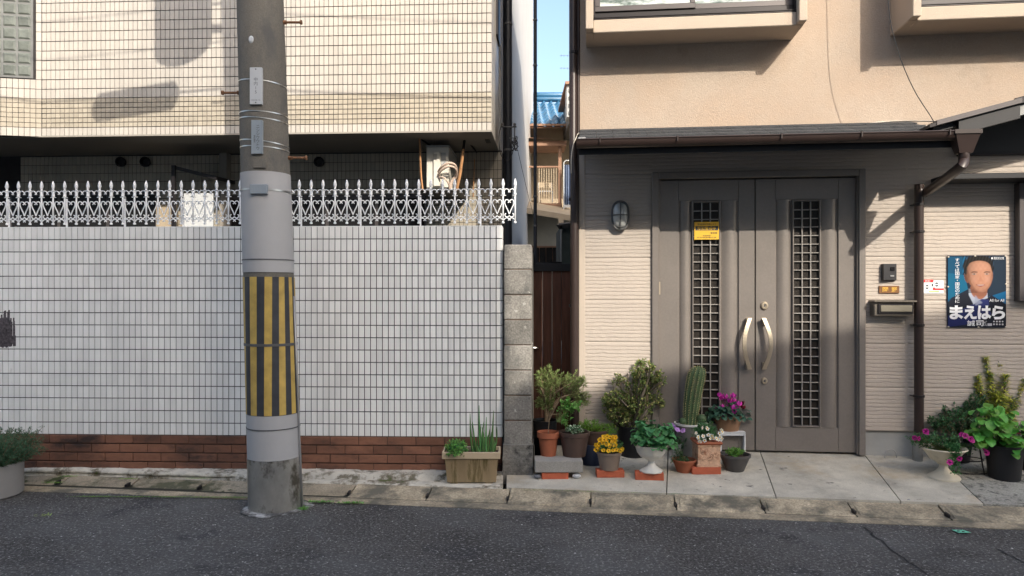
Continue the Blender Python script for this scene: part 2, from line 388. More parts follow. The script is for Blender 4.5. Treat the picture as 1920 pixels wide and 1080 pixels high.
ground_line([gp(1622,990), gp(1668,1030), gp(1740,1078), gp(1790,1120)], .006, .003, 'road_joint', A['crack'])
ground_line([gp(1872,1030), gp(1905,1048), gp(1960,1075)], .006, .003, 'road_crack', A['crack'])
# mint survey mark with two dark letters
q = [gp(1784,996), gp(1806,996.5), gp(1821,1001.5), gp(1798,1002)]
mk = put('survey_mark', MB().add([(x,y,.010) for x,y in q], [(3,2,1,0)]), A['mint'])
tag(mk, 'small mint green survey mark painted on the asphalt at right', 'road mark')
for a,b in ((1794,998),(1803,999)):
    pts = [gp(a,b), gp(a+5,b+.1), gp(a+6,b+1.6), gp(a+1,b+1.8)]
    put('mark_letter', MB().add([(x,y,.0115) for x,y in pts], [(3,2,1,0)]), A['crack'], mk)
# gutter: pan strip and L blocks
gut = structure('gutter', MB().box(-9, 9, 0, .14, -.04, .004), A['gutter'], loc=(0,5.05,0), rot=(0,0,Gf.rz))
def gblock(L):
    mb = MB(); b = .006; h = .035                       # profile along y with notches at both ends
    prof = [(.128,-.04),(.128,.003),(.136,.012),(.20,.024),(.345,.050),(.352,.052),(.355,-.04)]
    n = len(prof); segs = [(-L/2+b, 1), (-L/2+b+.018, 1), (-L/2+b+.03, 0), (L/2-b-.03, 0), (L/2-b-.018, 1), (L/2-b, 1)]
    V = []
    for x, nt_ in segs:
        for i,(y,z) in enumerate(prof):
            zz = z - (.012 if nt_ and i in (3,) else 0)
            V.append((x, y, zz))
    fs = [(k*n+i, k*n+i+1, (k+1)*n+i+1, (k+1)*n+i) for k in range(len(segs)-1) for i in range(n-1)]
    fs += [tuple(range(n)), tuple((len(segs)-1)*n+n-1-i for i in range(n))]
    return mb.add(V, fs).mesh('gutter_block', fix=True)
gm = gblock(.60); gmL = gm.copy(); gm.materials.append(A['gutter']); gmL.materials.append(A['gutterL'])
u0 = Gf.loc(1107, 0, -.1)[0]
rr = random.Random(8)
for k in range(-11, 12):
    uu = u0 + (k+.5)*.60
    left = uu < -1.2
    put('gutter_block', gmL if left else gm, None, gut, loc=(uu, rr.uniform(-.004,.004), rr.uniform(-.004,.003)-(.012 if left else 0)), rot=(rr.uniform(-.02,.02),0,rr.uniform(-.006,.006)))
slot = MB().add([(-.004,.165,.0295),(.012,.175,.0305),(.006,.225,.036),(-.010,.215,.035),(-.004,.165,.01),(.012,.175,.01),(.006,.225,.01),(-.010,.215,.01)],[(0,1,2,3),(0,4,5,1),(1,5,6,2),(2,6,7,3),(3,7,4,0)]).mesh('drain_slot'); slot.materials.append(A['black'])
for k in range(-11, 13): put('drain_slot', slot, None, gut, loc=(u0+k*.60-.004, 0, 0))
structure('gutter_bed', MB().box(-9, 9, .13, .37, -.05, .005), A['dirt'], gut)
del gut['kind']; gut['kind'] = 'structure'
# left footing strip in front of the tiled wall
WG = Frame(0, 5.78, .035)                     # garden wall face
def strip_z(x, y): return .075 + .012*noise.noise(Vector((x*4, y*9, 2))) + .006*noise.noise(Vector((x*17, y*25, 1)))
mb = MB(); V = []; NN = 200
for i in range(NN+1):
    x = -8 + 7.93*i/NN
    yb = 5.80 - .035*x; yf = min(yb-.06, 5.412 - GT*x + .012*noise.noise(Vector((x*2.2,0,0)))) ; ym = max(yf+.01, yb - .15) - .01*noise.noise(Vector((x*3,7,0)))
    zf = .052
    V += [(x, yf, -.03), (x, yf, zf-.006), (x, (yf+ym)/2, zf+.006), (x, ym-.015, zf+.004), (x, ym, strip_z(x,ym)+.008), (x, (ym+yb)/2, strip_z(x,ym+.05)+.016), (x, yb, strip_z(x,yb)+.022)]
mb.add(V, [(i*7+j, (i+1)*7+j, (i+1)*7+j+1, i*7+j+1) for i in range(NN) for j in range(6)])
structure('footing_strip', mb, A['foot'], smooth=True)
# house apron: separate poured bays with joints running back to the door
RH = Frame(0, 6.32, .107)                     # right house facade
def af(x): return 5.412 - GT*x                # apron front line
def aw(x): return 6.42 - .107*x
def az(x, y): t = (y-af(x))/(aw(x)-af(x)); return .060 + .113*max(0,min(1,t))
def joint_x(px, py, z=.12): x, y = gp(px, py, z); return x - .23*(y-5.2)
jx = [-.045, joint_x(1250,905), joint_x(1442,890), joint_x(1655,893), 3.32, 6.5]
apr = bpy.data.objects.new('apron', None)
A0 = MB().box(-.05, 7, 5.4, 6.4, -.05, .02)
apron = structure('apron', A0, A['dirt'])
for i in range(5):
    mb = MB(); g_ = .004; n = 14; V = []
    for j in range(n+1):
        t = j/n
        y0 = 5.2 + t*1.15
        for s_, xx in ((0, jx[i]+g_), (1, jx[i+1]-g_)):
            m_ = 10
        for k in range(11):
            xl = jx[i]+g_ + (.23*(y0-5.2) if i else 0); xr = jx[i+1]-g_ + .23*(y0-5.2)
            x = xl + (xr-xl)*k/10; y = af(x) + t*(aw(x)-af(x)); xl = jx[i]+g_ + (.23*(y-5.2) if i else 0); xr = jx[i+1]-g_ + .23*(y-5.2)
            x = xl + (xr-xl)*k/10; y = af(x) + t*(aw(x)-af(x))
            V.append((x, y, az(x,y) + .0015*noise.noise(Vector((x*3,y*3,0)))))
    base = len(V); V += [(V[k][0], V[k][1], -.02) for k in range(11)]
    fs = [(j*11+k, j*11+k+1, (j+1)*11+k+1, (j+1)*11+k) for j in range(n) for k in range(10)] + [(base+k, base+k+1, k+1, k) for k in range(10)]
    for sd in (0, 10):
        b2 = len(V); V += [(V[j*11+sd][0], V[j*11+sd][1], 0) for j in range(n+1)]
        fs += [(b2+j, b2+j+1, (j+1)*11+sd, j*11+sd) for j in range(n)]
    put('slab', mb.add(V, fs), A['apronD'] if i == 4 else A['apron'], apron, fix=True)

# ------------------------------------------------------------------ tiles
def tile_mesh(name, w_, h_, t, m, b=.0015):
    mb = MB(); x, z = w_/2, h_/2
    mb.add([(-x,0,-z),(x,0,-z),(x,0,z),(-x,0,z),(-x+b,-t,-z+b),(x-b,-t,-z+b),(x-b,-t,z-b),(-x+b,-t,z-b)],
           [(4,5,6,7),(0,1,5,4),(1,2,6,5),(2,3,7,6),(3,0,4,7)])
    me = mb.mesh(name); me.materials.append(m); return me
def tiles(cells, w_, t, m, parent, singles, keep=None, name='tile', yoff=0):
    """cells: list of (u, z, h); the first `singles` of them (largest in view) are objects, the others one part."""
    cells = sorted(cells, key=keep) if keep else cells
    cache = {}; rest = MB(); rr = random.Random(5)
    for i,(u,z,h) in enumerate(cells):
        if i < singles:
            if h not in cache: cache[h] = tile_mesh(name, w_, h, t, m)
            put(name, cache[h], None, parent, loc=(u, yoff+rr.uniform(-.0006,.0006), z), rot=(rr.uniform(-.004,.004),0,rr.uniform(-.006,.006)))
        else:
            x, zz, b = w_/2, h/2, .0015; j = rr.uniform(-.0006,.0006)+yoff
            k1, k2 = rr.uniform(-.0002,.0002), rr.uniform(-.0003,.0003)
            rest.add([(u-x,j,z-zz),(u+x,j,z-zz),(u+x,j,z+zz),(u-x,j,z+zz),(u-x+b,j-t+k1+k2,z-zz+b),(u+x-b,j-t-k1+k2,z-zz+b),(u+x-b,j-t-k1-k2,z+zz-b),(u-x+b,j-t+k1-k2,z+zz-b)],
                     [(4,5,6,7),(0,1,5,4),(1,2,6,5),(2,3,7,6),(3,0,4,7)])
    if rest.v: put(name+'_field', rest, m, parent, kind='stuff')

# ------------------------------------------------------------------ garden wall
gw = thing('garden_wall', 'low street wall clad in white vertical tiles over a brown brick base', 'wall', (0,5.78,0), WG.rz)
ur = WG.u(941.5); ul = -7.5; ztop = 2.062
put('wall_core', MB().box(ul, ur-.004, .012, .14, 0, ztop-.004), A['grout'], gw)
ncol = int((ur-ul)/.0485)
cells = [(ur-.0485*(i+.5), ztop-.1*(j+.5)-.001, .094) for i in range(ncol) for j in range(17)]
def key_g(c):
    P = WG.w(c[0], 0, c[1]); return (P - cam.location).length
tiles(cells, .0435, .007, A['tile'], gw, 300, key_g, yoff=.012)
cap = MB()
for i in range(ncol): cap.cbox(ur-.0485*(i+1)+.0025, ur-.0485*i-.0025, .007, .144, ztop-.004, ztop+.004, .001)
put('coping_tile_field', cap, A['tile'], gw, kind='stuff')
endt = MB()
for j in range(17):
    for k in range(2): endt.cbox(ur-.004, ur+.003, .012+.066*k, .074+.066*k, ztop-.1*(j+1)+.003, ztop-.1*j-.003, .001)
put('end_tile_field', endt, A['tile'], gw, kind='stuff')
# brick base
put('brick_mortar', MB().box(ul, ur-.004, .008, .12, 0, .362), A['mortar'], gw)
bl = MB().cbox(-.1135, .1135, -.004, .012, -.032, .032, .003).mesh('brick'); bl.materials.append(A['brick'])
bh = MB().cbox(-.055, .055, -.004, .012, -.032, .032, .003).mesh('brick'); bh.materials.append(A['brick'])
rr = random.Random(2)
for r_ in range(5):
    z = .362 - .036 - .0725*r_
    u_ = ur - (.112 if r_ % 2 else 0); 
    if r_ % 2: put('brick', bh, None, gw, loc=(ur-.056, 0, z))
    while u_ > ul+.2:
        put('brick', bl, None, gw, loc=(u_-.1145, rr.uniform(-.0015,.0015), z), rot=(0,0,rr.uniform(-.006,.006))); u_ -= .2325
# paint smear stuck on the wall at far left
rr = random.Random(31); mb = MB()
for i in range(90):
    a = WG.u(rr.uniform(-22, 28)); t = rr.random(); zb = WG.z(10, 652-rr.uniform(0,8)); zt = WG.z(10, rr.choice([585,592,600,615]) + rr.uniform(-6,16))
    mb.box(a-.006, a+.006, .0032-.0001*(i%7), .0045, zb, max(zb+.05,zt))
put('paint_smear', mb, A['smear'], gw, label='dark ragged paint smear on the white tiles')

# ------------------------------------------------------------------ ornamental iron fence on the wall
fe = thing('iron_fence', 'white ornamental iron fence with spear tips and heart scrolls on top of the tiled wall', 'fence', WG.w(0,-.07,ztop+.004), WG.rz)
c_ = .000403; cw = .0985
def cp(x, y): return ((x-322)*c_, 0, (1025-y)*c_)
def mir(P): return [(2*cp(325,0)[0]-a, b, c) for a,b,c in P]
def smooth_path(P, k=4):
    P = [Vector(p) for p in P]; out = []
    for i in range(len(P)-1):
        p0 = P[max(i-1,0)]; p1 = P[i]; p2 = P[i+1]; p3 = P[min(i+2,len(P)-1)]
        for j in range(k):
            t = j/k; out.append(.5*((2*p1)+(p2-p0)*t+(2*p0-5*p1+4*p2-p3)*t*t+(3*p1-p0-3*p2+p3)*t**3))
    out.append(P[-1]); return out
pk = MB(); pk.tube([(0,0,.030),(0,0,.31)], .0065, 8)
pk.lathe([(0,.022),(.011,.024),(.012,.032),(.007,.040)], 8)
pk.lathe([(.008,.250),(.0125,.256),(.0125,.264),(.008,.270)], 8)
pk.lathe([(.008,.300),(.013,.304),(.012,.309),(.007,.313),(.010,.325),(.0145,.342),(.011,.362),(.005,.382),(0,.388)], 10)
pkm = pk.mesh('picket', True); pkm.materials.append(A['fence'])
ts = MB(); a1 = [cp(228,372), cp(222,320), cp(240,285), cp(275,274), cp(308,295), cp(345,345)]
for P in (a1, mir(a1)): ts.tube(smooth_path(P), [.0045]*(len(smooth_path(P))-1)+[.006], 6)
ts.tube([cp(205,404), cp(260,404)], .004, 6); ts.tube([cp(390,404), cp(442,404)], .004, 6)
ht = MB(); a2 = [cp(325,785), cp(292,700), cp(248,610), cp(232,555), cp(243,508), cp(275,492), cp(306,505), cp(338,540), cp(352,552)]
for P in (a2, mir(a2)): ht.tube(smooth_path(P), [.0046]*(len(smooth_path(P))-1)+[.0065], 6)
ls = MB(); a3 = [cp(262,772), cp(240,780), cp(236,808), cp(258,835), cp(295,838), cp(325,812)]
a4 = [cp(212,905), cp(238,872), cp(275,858), cp(312,872), cp(350,912)]
for P in (a3, mir(a3), a4, mir(a4)): ls.tube(smooth_path(P), .0042, 6)
for nm, b_ in (('top_scroll', ts), ('heart_scroll', ht), ('lower_scroll', ls)):
    me = b_.mesh(nm, True); me.materials.append(A['fence'])
    globals()[nm] = me
uend = WG.u(966, -.07)
npk = 46
post = MB().cbox(-.006,.006,-.006,.006,-.012,.24,.001).mesh('post'); post.materials.append(A['fence'])
for i in range(npk):
    uu = uend - i*cw
    put('picket', pkm, None, fe, loc=(uu,0,0), rot=(0,0,i*.7))
    if i % 5 == 3: put('post', post, None, fe, loc=(uu+.014,.006,0))
    if i < npk-1:
        for nm in ('top_scroll','heart_scroll','lower_scroll'): put(nm, globals()[nm], None, fe, loc=(uu-cw/2,0,0))

# ------------------------------------------------------------------ left apartment building
UF = Frame(0, 7.17+.055*-.202, .055)
ab = thing('apartment_building', 'pale tiled apartment building overhanging its ground floor behind the white wall', 'building', UF.w(0,0,0), UF.rz)
ue = UF.u(921.5); uc = ue-.0485*96; zb = 3.135
REC = .985
put('overhang_core', MB().box(uc, ue-.004, .012, REC+.3, zb+.012, 9.6), A['grout2'], ab)
put('soffit', MB().box(uc-7, ue-.002, .004, REC, zb-.004, zb+.012), A['soffit'], ab)
# soffit slots
mb = MB()
for i in range(7): mb.box(ue-.10, ue-.05, .35+.03*i, .36+.03*i, zb-.006, zb-.0045)
put('soffit_vent', mb, A['black'], ab)
rowsz = [(zb+.046, .086)] + [(zb+.092+.05*(k+.5), .0445) for k in range(6)]
z0 = zb+.092+.30
ncol = int((ue-uc)/.0485)
cream = []; beige = []
for i in range(ncol):
    u_ = ue-.0485*(i+.5)
    cream.append((u_, rowsz[0][0], .086))
    for z,h in rowsz[1:]: beige.append((u_, z, h))
    for k in range(26): cream.append((u_, z0+.0985*(k+.5), .0925))
def key_u(c): return ((UF.w(c[0],0,c[1])-cam.location).length) + (50 if c[1] > 4.6 else 0)
tiles(cream, .0435, .007, A['ctile'], ab, 290, key_u, yoff=.012)
tiles(beige, .0435, .006, A['btile'], ab, 0, name='beige_tile', yoff=.012)
# side face of the overhang
side = MB()
allrows = [(zb+.046,.086)] + rowsz[1:] + [(z0+.0985*(k+.5), .0925) for k in range(26)]
for j in range(20):
    y_ = .012+.0485*(j+.5)
    for z,h in allrows: side.box(ue-.006, ue+.001, y_-.0218, y_+.0218, z-h/2, z+h/2)
put('side_tile_field', side, A['ctile'], ab, kind='stuff')
# angled left section with the glass block window
cpt = UF.w(uc, 0, 0); LF = Frame(cpt.x+.18*0, cpt.y, -.18)
lf = bpy.data.objects.new('side_wing', None)
wing = MB(); inv = Matrix.Rotation(-UF.rz,4,'Z') @ Matrix.Translation(-UF.w(0,0,0))
def to_ab(u, y, z):    # LF local -> building local
    P = LF.o + LF.ux*u + LF.inn*y; P.z = z; return inv @ P
def fbox(mb, u0,u1,y0,y1,z0_,z1): 
    c = [to_ab(u,y,z) for z in (z0_,z1) for (u,y) in ((u0,y0),(u1,y0),(u1,y1),(u0,y1))]
    mb.add(c, [(0,3,2,1),(4,5,6,7),(0,1,5,4),(1,2,6,5),(2,3,7,6),(3,0,4,7)])
fbox(wing, -4.4, 0, .012, 1.2, zb+.006, 9.6); put('side_wing', wing, A['grout2'], ab)
wu1 = LF.u(62); wz0 = LF.z(40, 146); wu0 = wu1-1.1
tl = MB(); tb = MB()
for i in range(80):
    u_ = -.0545*(i+.5)
    for (z,h) in allrows:
        if z > wz0-.03 and wu0 < u_ < wu1+.01: continue
        fbox(tb if (z,h) in rowsz[1:] else tl, u_-.0245, u_+.0245, .005, .012, z-h/2, z+h/2)
put('wing_tile_field', tl, A['ctile'], ab, kind='stuff'); put('wing_beige_field', tb, A['btile'], ab, kind='stuff')
win = MB(); fbox(win, wu0, wu1, -.0, .012, wz0, wz0+1.6)
wn = put('glass_block_window', win, A['blockframe'], ab)
for i in range(8):
    for j in range(12):
        mb = MB(); u_ = wu1-.012-.137*(i+.5)+.0; z = wz0+.012+.126*(j+.5)
        a,b_ = .059,.053
        pts = [(u_-a,-.001,z-b_),(u_+a,-.001,z-b_),(u_+a,-.001,z+b_),(u_-a,-.001,z+b_),(u_-a*.72,-.012,z-b_*.72),(u_+a*.72,-.012,z-b_*.72),(u_+a*.72,-.012,z+b_*.72),(u_-a*.72,-.012,z+b_*.72)]
        mb.add([to_ab(*p) for p in pts], [(4,5,6,7),(0,1,5,4),(1,2,6,5),(2,3,7,6),(3,0,4,7)])
        put('glass_block', mb, A['glassblock'], wn)
# recessed ground floor wall
put('ground_floor_wall', MB().box(uc-7, UF.u(941,-REC)-.004, REC+.012, REC+.4, 0, zb+.006), A['grout2'], ab)
rc = []; gr = UF.u(941,-REC)
holes = [(UF.u(22,-REC), UF.u(296,-REC), 2.66), (UF.u(432,-REC), UF.u(800,-REC), 2.60)]
rcl = MB()
for i in range(int((gr-uc+1)/.0485)):
    for j in range(14):
        u_, z = gr-.0485*(i+.5), zb-.012-.1*(j+.5)
        if any(a-.02 < u_ < b-.0 and z < h for a,b,h in holes): continue
        rcl.box(u_-.0218, u_+.0218, REC+.005, REC+.012, z-.047, z+.047)
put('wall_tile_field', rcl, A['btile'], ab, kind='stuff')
for a,b,h in holes:
    wn = put('window', MB().box(a-.02,b,REC-.02,REC+.012,1.5,h+.05), A['bronzel'], ab)
    k = max(1, round((b-a)/.55)); wd = (b-a)/k
    for i in range(k): put('pane', MB().box(a+wd*i+.02, a+wd*(i+1)-.02, REC-.024, REC-.0195, 1.55, h), A['glassdark'], wn)
for px in (224, 270, 597):
    u_, z = UF.loc(px, 303, -REC+.05)
    v = MB().lathe([(.052,0),(.058,.02),(.058,.05),(.045,.055),(.04,.02),(0,.018)], 20)
    put('vent_cap', MB().add([(x+u_, -zz+REC+.004, y+z) for x,y,zz in v.v], v.f), A['bronze'], ab, smooth=True, edge=40)
put('column', MB().cbox(UF.u(411,-REC+.1), UF.u(425,-REC+.1), REC-.1, REC+.01, 0, zb-.006, .004), A['soffit'], ab)
# door hood and white panel
aw_ = MB(); a,z = UF.loc(328,318,-.55); b_,z2 = UF.loc(408,338,-.55)
aw_.add([(a,.52,z),(b_,.52,z2),(b_,.52,z2+.04),(a,.52,z+.04),(a,REC,z+.02),(b_,REC,z2+.02),(b_,REC,z2+.06),(a,REC,z+.06)], [(0,1,2,3),(0,4,5,1),(3,2,6,7),(0,3,7,4),(1,5,6,2)])
aw_.box(a-.015, a+.025, .50, .53, 1.9, z+.04)
put('door_hood', aw_, A['bronze'], ab)
put('white_panel', MB().cbox(UF.u(344,-.6), UF.u(399,-.6), .60, .63, 1.5, UF.z(370,362,-.6), .004), A['plate'], ab)
put('beige_panel', MB().cbox(UF.u(290,-.9), UF.u(330,-.9), REC-.06, REC-.03, 1.5, UF.z(310,382,-.9), .004), A['farbeige'], ab)
# long white side wall down the gap
Q0 = inv @ Vector((-.126, 8.20, 0)); Q1 = inv @ Vector((.50, 17, 0)); Q2 = inv @ Vector((-3, 17.2, 0)); Q3 = inv @ Vector((-3, 9.5, 0))
sw = MB(); V = [(q.x,q.y,0) for q in (Q0,Q1,Q2,Q3)] + [(q.x,q.y,9.6) for q in (Q0,Q1,Q2,Q3)]
sw.add(V, [(4,5,6,7),(0,1,5,4),(1,2,6,5),(2,3,7,6),(3,0,4,7)]); put('side_wall', sw, A['plaster'], ab)
sd = MB(); P0 = inv @ Pt(934, 0, 7.9); 
put('side_window', MB().box(ue+.001, ue+.02, .55, .95, 4.3, 5.4), A['bronze'], ab)
# things in the mouth of the gap
dp = thing('drain_pipe', 'thick dark navy drain pipe on the corner of the tiled building', 'pipe', (Pt(953,0,8.0).x, 8.0, 0))
put('pipe', MB().tube([(0,0,0),(0,0,9)], .042, 16), A['darkpipe'], dp, smooth=True, edge=50)
put('pipe', MB().tube([(-.03,.09,0),(-.03,.09,9)], .03, 12), A['darkpipe'], dp, smooth=True, edge=50)
for z in (1.9,3.1,4.5,6): put('clamp', MB().lathe([(.044,0),(.048,.002),(.048,.02),(.044,.022)], 16, (0,0,z)), A['bandk'], dp)
ib = thing('service_bracket', 'small black insulator bracket with looping wires beside the drain pipe', 'bracket', Pt(965,238,7.8))
mb = MB().tube([(-.14,0,0),(.02,0,0)], .008, 6).tube([(0,0,.03),(0,0,-.22)], .008, 6).tube([(-.04,0,-.03),(-.04,0,-.16)], .006, 6).tube([(0,0,-.12),(-.06,0,-.12)], .005, 6)
for x in (-.13, 0): mb.lathe([(.012,0),(.018,.01),(.012,.02),(.018,.03),(.01,.04)], 10, (x,0,.0))
put('arm', mb, A['bandk'], ib)
mb = MB(); rr = random.Random(4)
for k in range(7):
    P = [(rr.uniform(-.05,.04), rr.uniform(-.02,.02), -.12-.03*i+rr.uniform(-.03,.03)) for i in range(5)]
    mb.tube(smooth_path(P), .0035, 5)
mb.tube(smooth_path([(-.14,0,.02),(-.17,0,-.1),(-.15,0,-.3),(-.06,0,-.36),(0,0,-.2),(.02,0,-.1)]), .004, 5)
put('wire', mb, A['cableb'], ib)
c1 = thing('slack_wire', 'thin black wire running slack down the white side wall in the gap', 'wire', Pt(968,270,7.9))
mb = MB().tube([(0,0,0),(.12,.3,-.45),(.24,.6,-.85)], .0025, 4); put('wire', mb, A['cableb'], c1)
vp = thing('vent_pipe', 'slim dark vertical pipe with clamps standing in the gap between the houses', 'pipe', (Pt(1003.5,0,7.1).x, 7.1, 0))
put('pipe', MB().tube([(0,0,0),(0,0,9)], .0175, 12), A['darkpipe'], vp, smooth=True, edge=50)
for y in (39,124,215,370,425): put('clamp', MB().lathe([(.018,0),(.023,.002),(.023,.014),(.018,.016)], 12, (0,0,Pt(0,y,7.1).z)), A['bandk'], vp)

# ------------------------------------------------------------------ AC unit
ac = thing('air_conditioner', 'beige outdoor air conditioner unit hanging under the overhang of the tiled building', 'air conditioner', UF.w(UF.u(821,-.35), -.35, UF.z(821,352,-.35)), UF.rz)
k = 7.5/F
put('casing', MB().cbox(-22*k, 21*k, 0, .62, 0, 77*k, .008), A['beigebar'], ac)
put('end_cover', MB().cbox(-8*k, 5*k, -.03, -.001, 2*k, 68*k, .006), A['beigebar'], ac)
mb = MB()
for i in range(5): mb.box(-7*k, -1*k, -.033, -.0305, (52+2.4*i)*k, (53+2.4*i)*k)
put('grille', mb, A['bandk'], ac)
put('top_lid', MB().cbox(-23*k, 22*k, -.01, .63, 77*k, 80*k, .003), A['acgrille'], ac)
put('rating_label', MB().box(6*k, 15*k, -.004, -.0005, 42*k, 66*k), A['acgrille'], ac)
mb = MB()
for a in range(3):
    P = [(2*k, -.03-.02*a, (30-7*a)*k), (10*k, -.10, (36-6*a)*k), (25*k, -.14, (42-6*a)*k), (36*k, -.10, (38-6*a)*k), (36*k,-.02,(26-6*a)*k),(24*k+2*a*k, .0, (8)*k),(23*k+2*a*k,.02,-10*k)]
    if a == 2: P = [(2*k,-.03,18*k),(14*k,-.1,16*k),(22*k,-.08,6*k),(23*k,-.02,-10*k)]
    mb.tube(smooth_path(P), [.012,.012,.009][a], 8)
put('pipe', mb, A['pinkhose'], ac, smooth=True)
mb = MB().cbox(-35*k, 42*k, -.05, .65, -7*k, -4*k, .003).cbox(-33*k,-30*k,-.04,-.02,-4*k, 92*k,.002)
put('shelf', mb, A['bandk'], ac)
mb = MB(); mb.tube([(-33*k,-.06,92*k),(-30*k,-.06,20*k),(-27*k,-.06,-6*k)], .010, 4).tube([(50*k,-.06,70*k),(43*k,-.06,20*k),(37*k,-.06,-6*k)], .015, 4).tube([(60*k,.5,70*k),(57*k,.5,-6*k)],.006,4)
put('hanger', mb, A['orange'], ac)
mb = MB().tube([(-33*k,-.06,92*k),(-10*k,.3,82*k)], .012, 4).tube([(50*k,-.06,70*k),(49*k,.1,100*k),(64*k,.5,84*k)], .014, 4)
put('hanger_top', mb, A['bronze'], ac)

# ------------------------------------------------------------------ concrete block pillar
pl = thing('block_pillar', 'grey concrete block wall end beside the white tiled wall', 'wall', (Pt(971,0,5.70).x, 5.70, 0), -.05)
kk = 5.70/F; zt = H + (HY-458)*kk
mb = MB(); rr = random.Random(12)
bm_ = MB().cbox(-.110,.110,0,.39,-.0975,.0975,.007).mesh('concrete_block'); bm_.materials.append(A['block'])
for i in range(8): put('concrete_block', bm_, None, pl, loc=(rr.uniform(-.002,.002), rr.uniform(-.003,.003), zt-.1-.1995*i), rot=(0,0,rr.uniform(-.012,.012)))
put('mortar', MB().box(-.104,.104,.006,.38,.1,zt-.005), A['mortar'], pl)
put('long_wall', MB().box(-.10,.10,.392,3,0,zt-.01), A['block'], pl)
bs = MB(); V = []; n = 12
for j in range(9):
    z = .02+(zt-8*.1995-.02)*j/8 + (.0 if j<8 else .012); ofs = .018*(1-j/10) + (.006 if j==8 else 0)
    for (x,y) in [(-.118,-.012),(-.06,-.016),(0,-.018),(.06,-.016),(.120,-.012),(.120,.10),(.12,.38),(-.118,.38),(-.118,.10)]:
        nz = .006*noise.noise(Vector((x*20,y*20,z*16)))
        V.append((x*(1+ofs)+nz, y-ofs+nz, z))
m9 = 9
bs.add(V, [(j*m9+i, j*m9+(i+1)%m9, (j+1)*m9+(i+1)%m9, (j+1)*m9+i) for j in range(8) for i in range(m9)] + [tuple(8*m9+i for i in range(m9))])
put('plinth', bs, A['blockb'], pl, fix=True)

# ------------------------------------------------------------------ gate in the gap
gt = thing('wooden_gate', 'dark brown board gate closing the gap between the two houses', 'gate', (Pt(1000,0,6.9).x, 6.9, 0))
zg = Pt(0,508,6.9).z
x_ = 0
for i in range(5):
    put('board', MB().cbox(x_+.002, x_+.088, 0, .022, .12, zg+.0, .003), A['gatewood'], gt); x_ += .09
put('rail', MB().cbox(-.02, .46, -.02, -.001, zg-.004, zg+.07, .004), A['black'], gt)
put('stile', MB().cbox(-.022,-.002,-.01,.03,.9,zg,.003), A['black'], gt)
put('lever_handle', MB().tube([(.03,-.002,1.0),(.03,-.05,1.0),(-.03,-.055,1.005)], .008, 8).lathe([(.018,0),(.018,.008)],12,(.03,-.005,.992)), A['band'], gt, smooth=True, edge=40)

# ------------------------------------------------------------------ far house behind the gap
DF = 15.0
fh = thing('far_house', 'house with a blue tiled roof and brown timber balcony seen through the gap', 'house', (0,0,0))
def fb(mb, x0, x1, y0, y1, D, dep=.1, b=0):
    a = Pt(x0, y1, D); c = Pt(x1, y0, D); return mb.box(a.x, c.x, D, D+dep, a.z, c.z)
put('upper_wall', fb(MB(), 940, 1260, 232, 400, DF+1.0, 3), A['farbeige'], fh)
put('lower_wall', fb(MB(), 940, 1260, 398, 640, DF-.4, 3), A['fargrey'], fh)
put('eave_gutter', fb(MB(), 940, 1120, 232, 236, DF+.3, .08), A['farbrown'], fh)
put('canopy_beam', fb(MB(), 940, 1062, 264, 273, DF-.2, .8), A['farbrown'], fh)
put('balcony_post', fb(MB(), 1047, 1053, 273, 392, DF-.1, .08), A['farbrown'], fh)
put('top_rail', fb(MB(), 940, 1047, 311, 314, DF-.1, .06), A['farbrown'], fh)
put('deck_beam', fb(MB(), 940, 1054, 381, 389, DF-.12, .9), A['farbrown'], fh)
for i in range(11):
    x = 1001+i*4.6
    put('baluster', fb(MB(), x, x+1.4, 314, 381, DF-.08, .02), A['farbeige'], fh)
put('balcony_roof', MB().add([Pt(940,256,DF-.3),Pt(1058,262,DF-.3),Pt(1062,262,DF+.9),Pt(940,252,DF+.9)], [(0,1,2,3)]), A['farbrown'], fh)
# lower lean-to roof edge, shed, dark window
mb = MB(); P = [Pt(940,382,DF-1.0), Pt(1090,407,DF-1.0), Pt(1090,417,DF-1.0), Pt(940,392,DF-1.0)]
mb.add(P + [p+Vector((0,.9,.25)) for p in P], [(3,2,1,0),(0,1,5,4),(3,7,6,2)]); put('lean_to_fascia', mb, A['farbeige'], fh)
put('bracket', fb(MB(), 1047, 1057, 408, 418, DF-1.05, .1), A['farbeige'], fh)
wn = put('window', fb(MB(), 985, 1050, 461, 500, DF-.45, .04), A['farbrown'], fh)
for i in range(5): put('pane', fb(MB(), 987+i*12.4, 998.5+i*12.4, 464, 497, DF-.47, .015), A['glassdark'], wn)
cloth = MB(); V = []
for i in range(13):
    x = 1058+14*i/12; y = .03*math.sin(i*1.7)
    V += [Pt(x,309,DF-.3)+Vector((0,y,0)), Pt(x,384,DF-.3)+Vector((0,y*1.3,0))]
cloth.add(V, [(2*i,2*i+1,2*i+3,2*i+2) for i in range(12)])
lr = thing('laundry_rack', 'white frame with a blue grey cloth hung on the far balcony', 'laundry', (0,0,0))
put('cloth', cloth, A['cloth'], lr)
put('frame', MB().tube([Pt(1057,392,DF-.35),Pt(1057,305,DF-.35),Pt(1061,301,DF-.35),Pt(1073,301,DF-.35)], .012, 6), A['plate'], lr)
put('bar', fb(MB(),1057,1074,384,389,DF-.36,.03), A['plate'], lr)
ch = thing('folding_chair', 'pale folding chair on the far balcony behind its railing', 'chair', Pt(1022,381,DF+.35))
s_ = DF/F
put('seat', MB().cbox(-12*s_,14*s_,-.18,.18,19*s_,22*s_,.01), A['plate'], ch)
put('backrest', MB().cbox(-13*s_,12*s_,.16,.19,30*s_,42*s_,.02), A['farbeige'], ch)
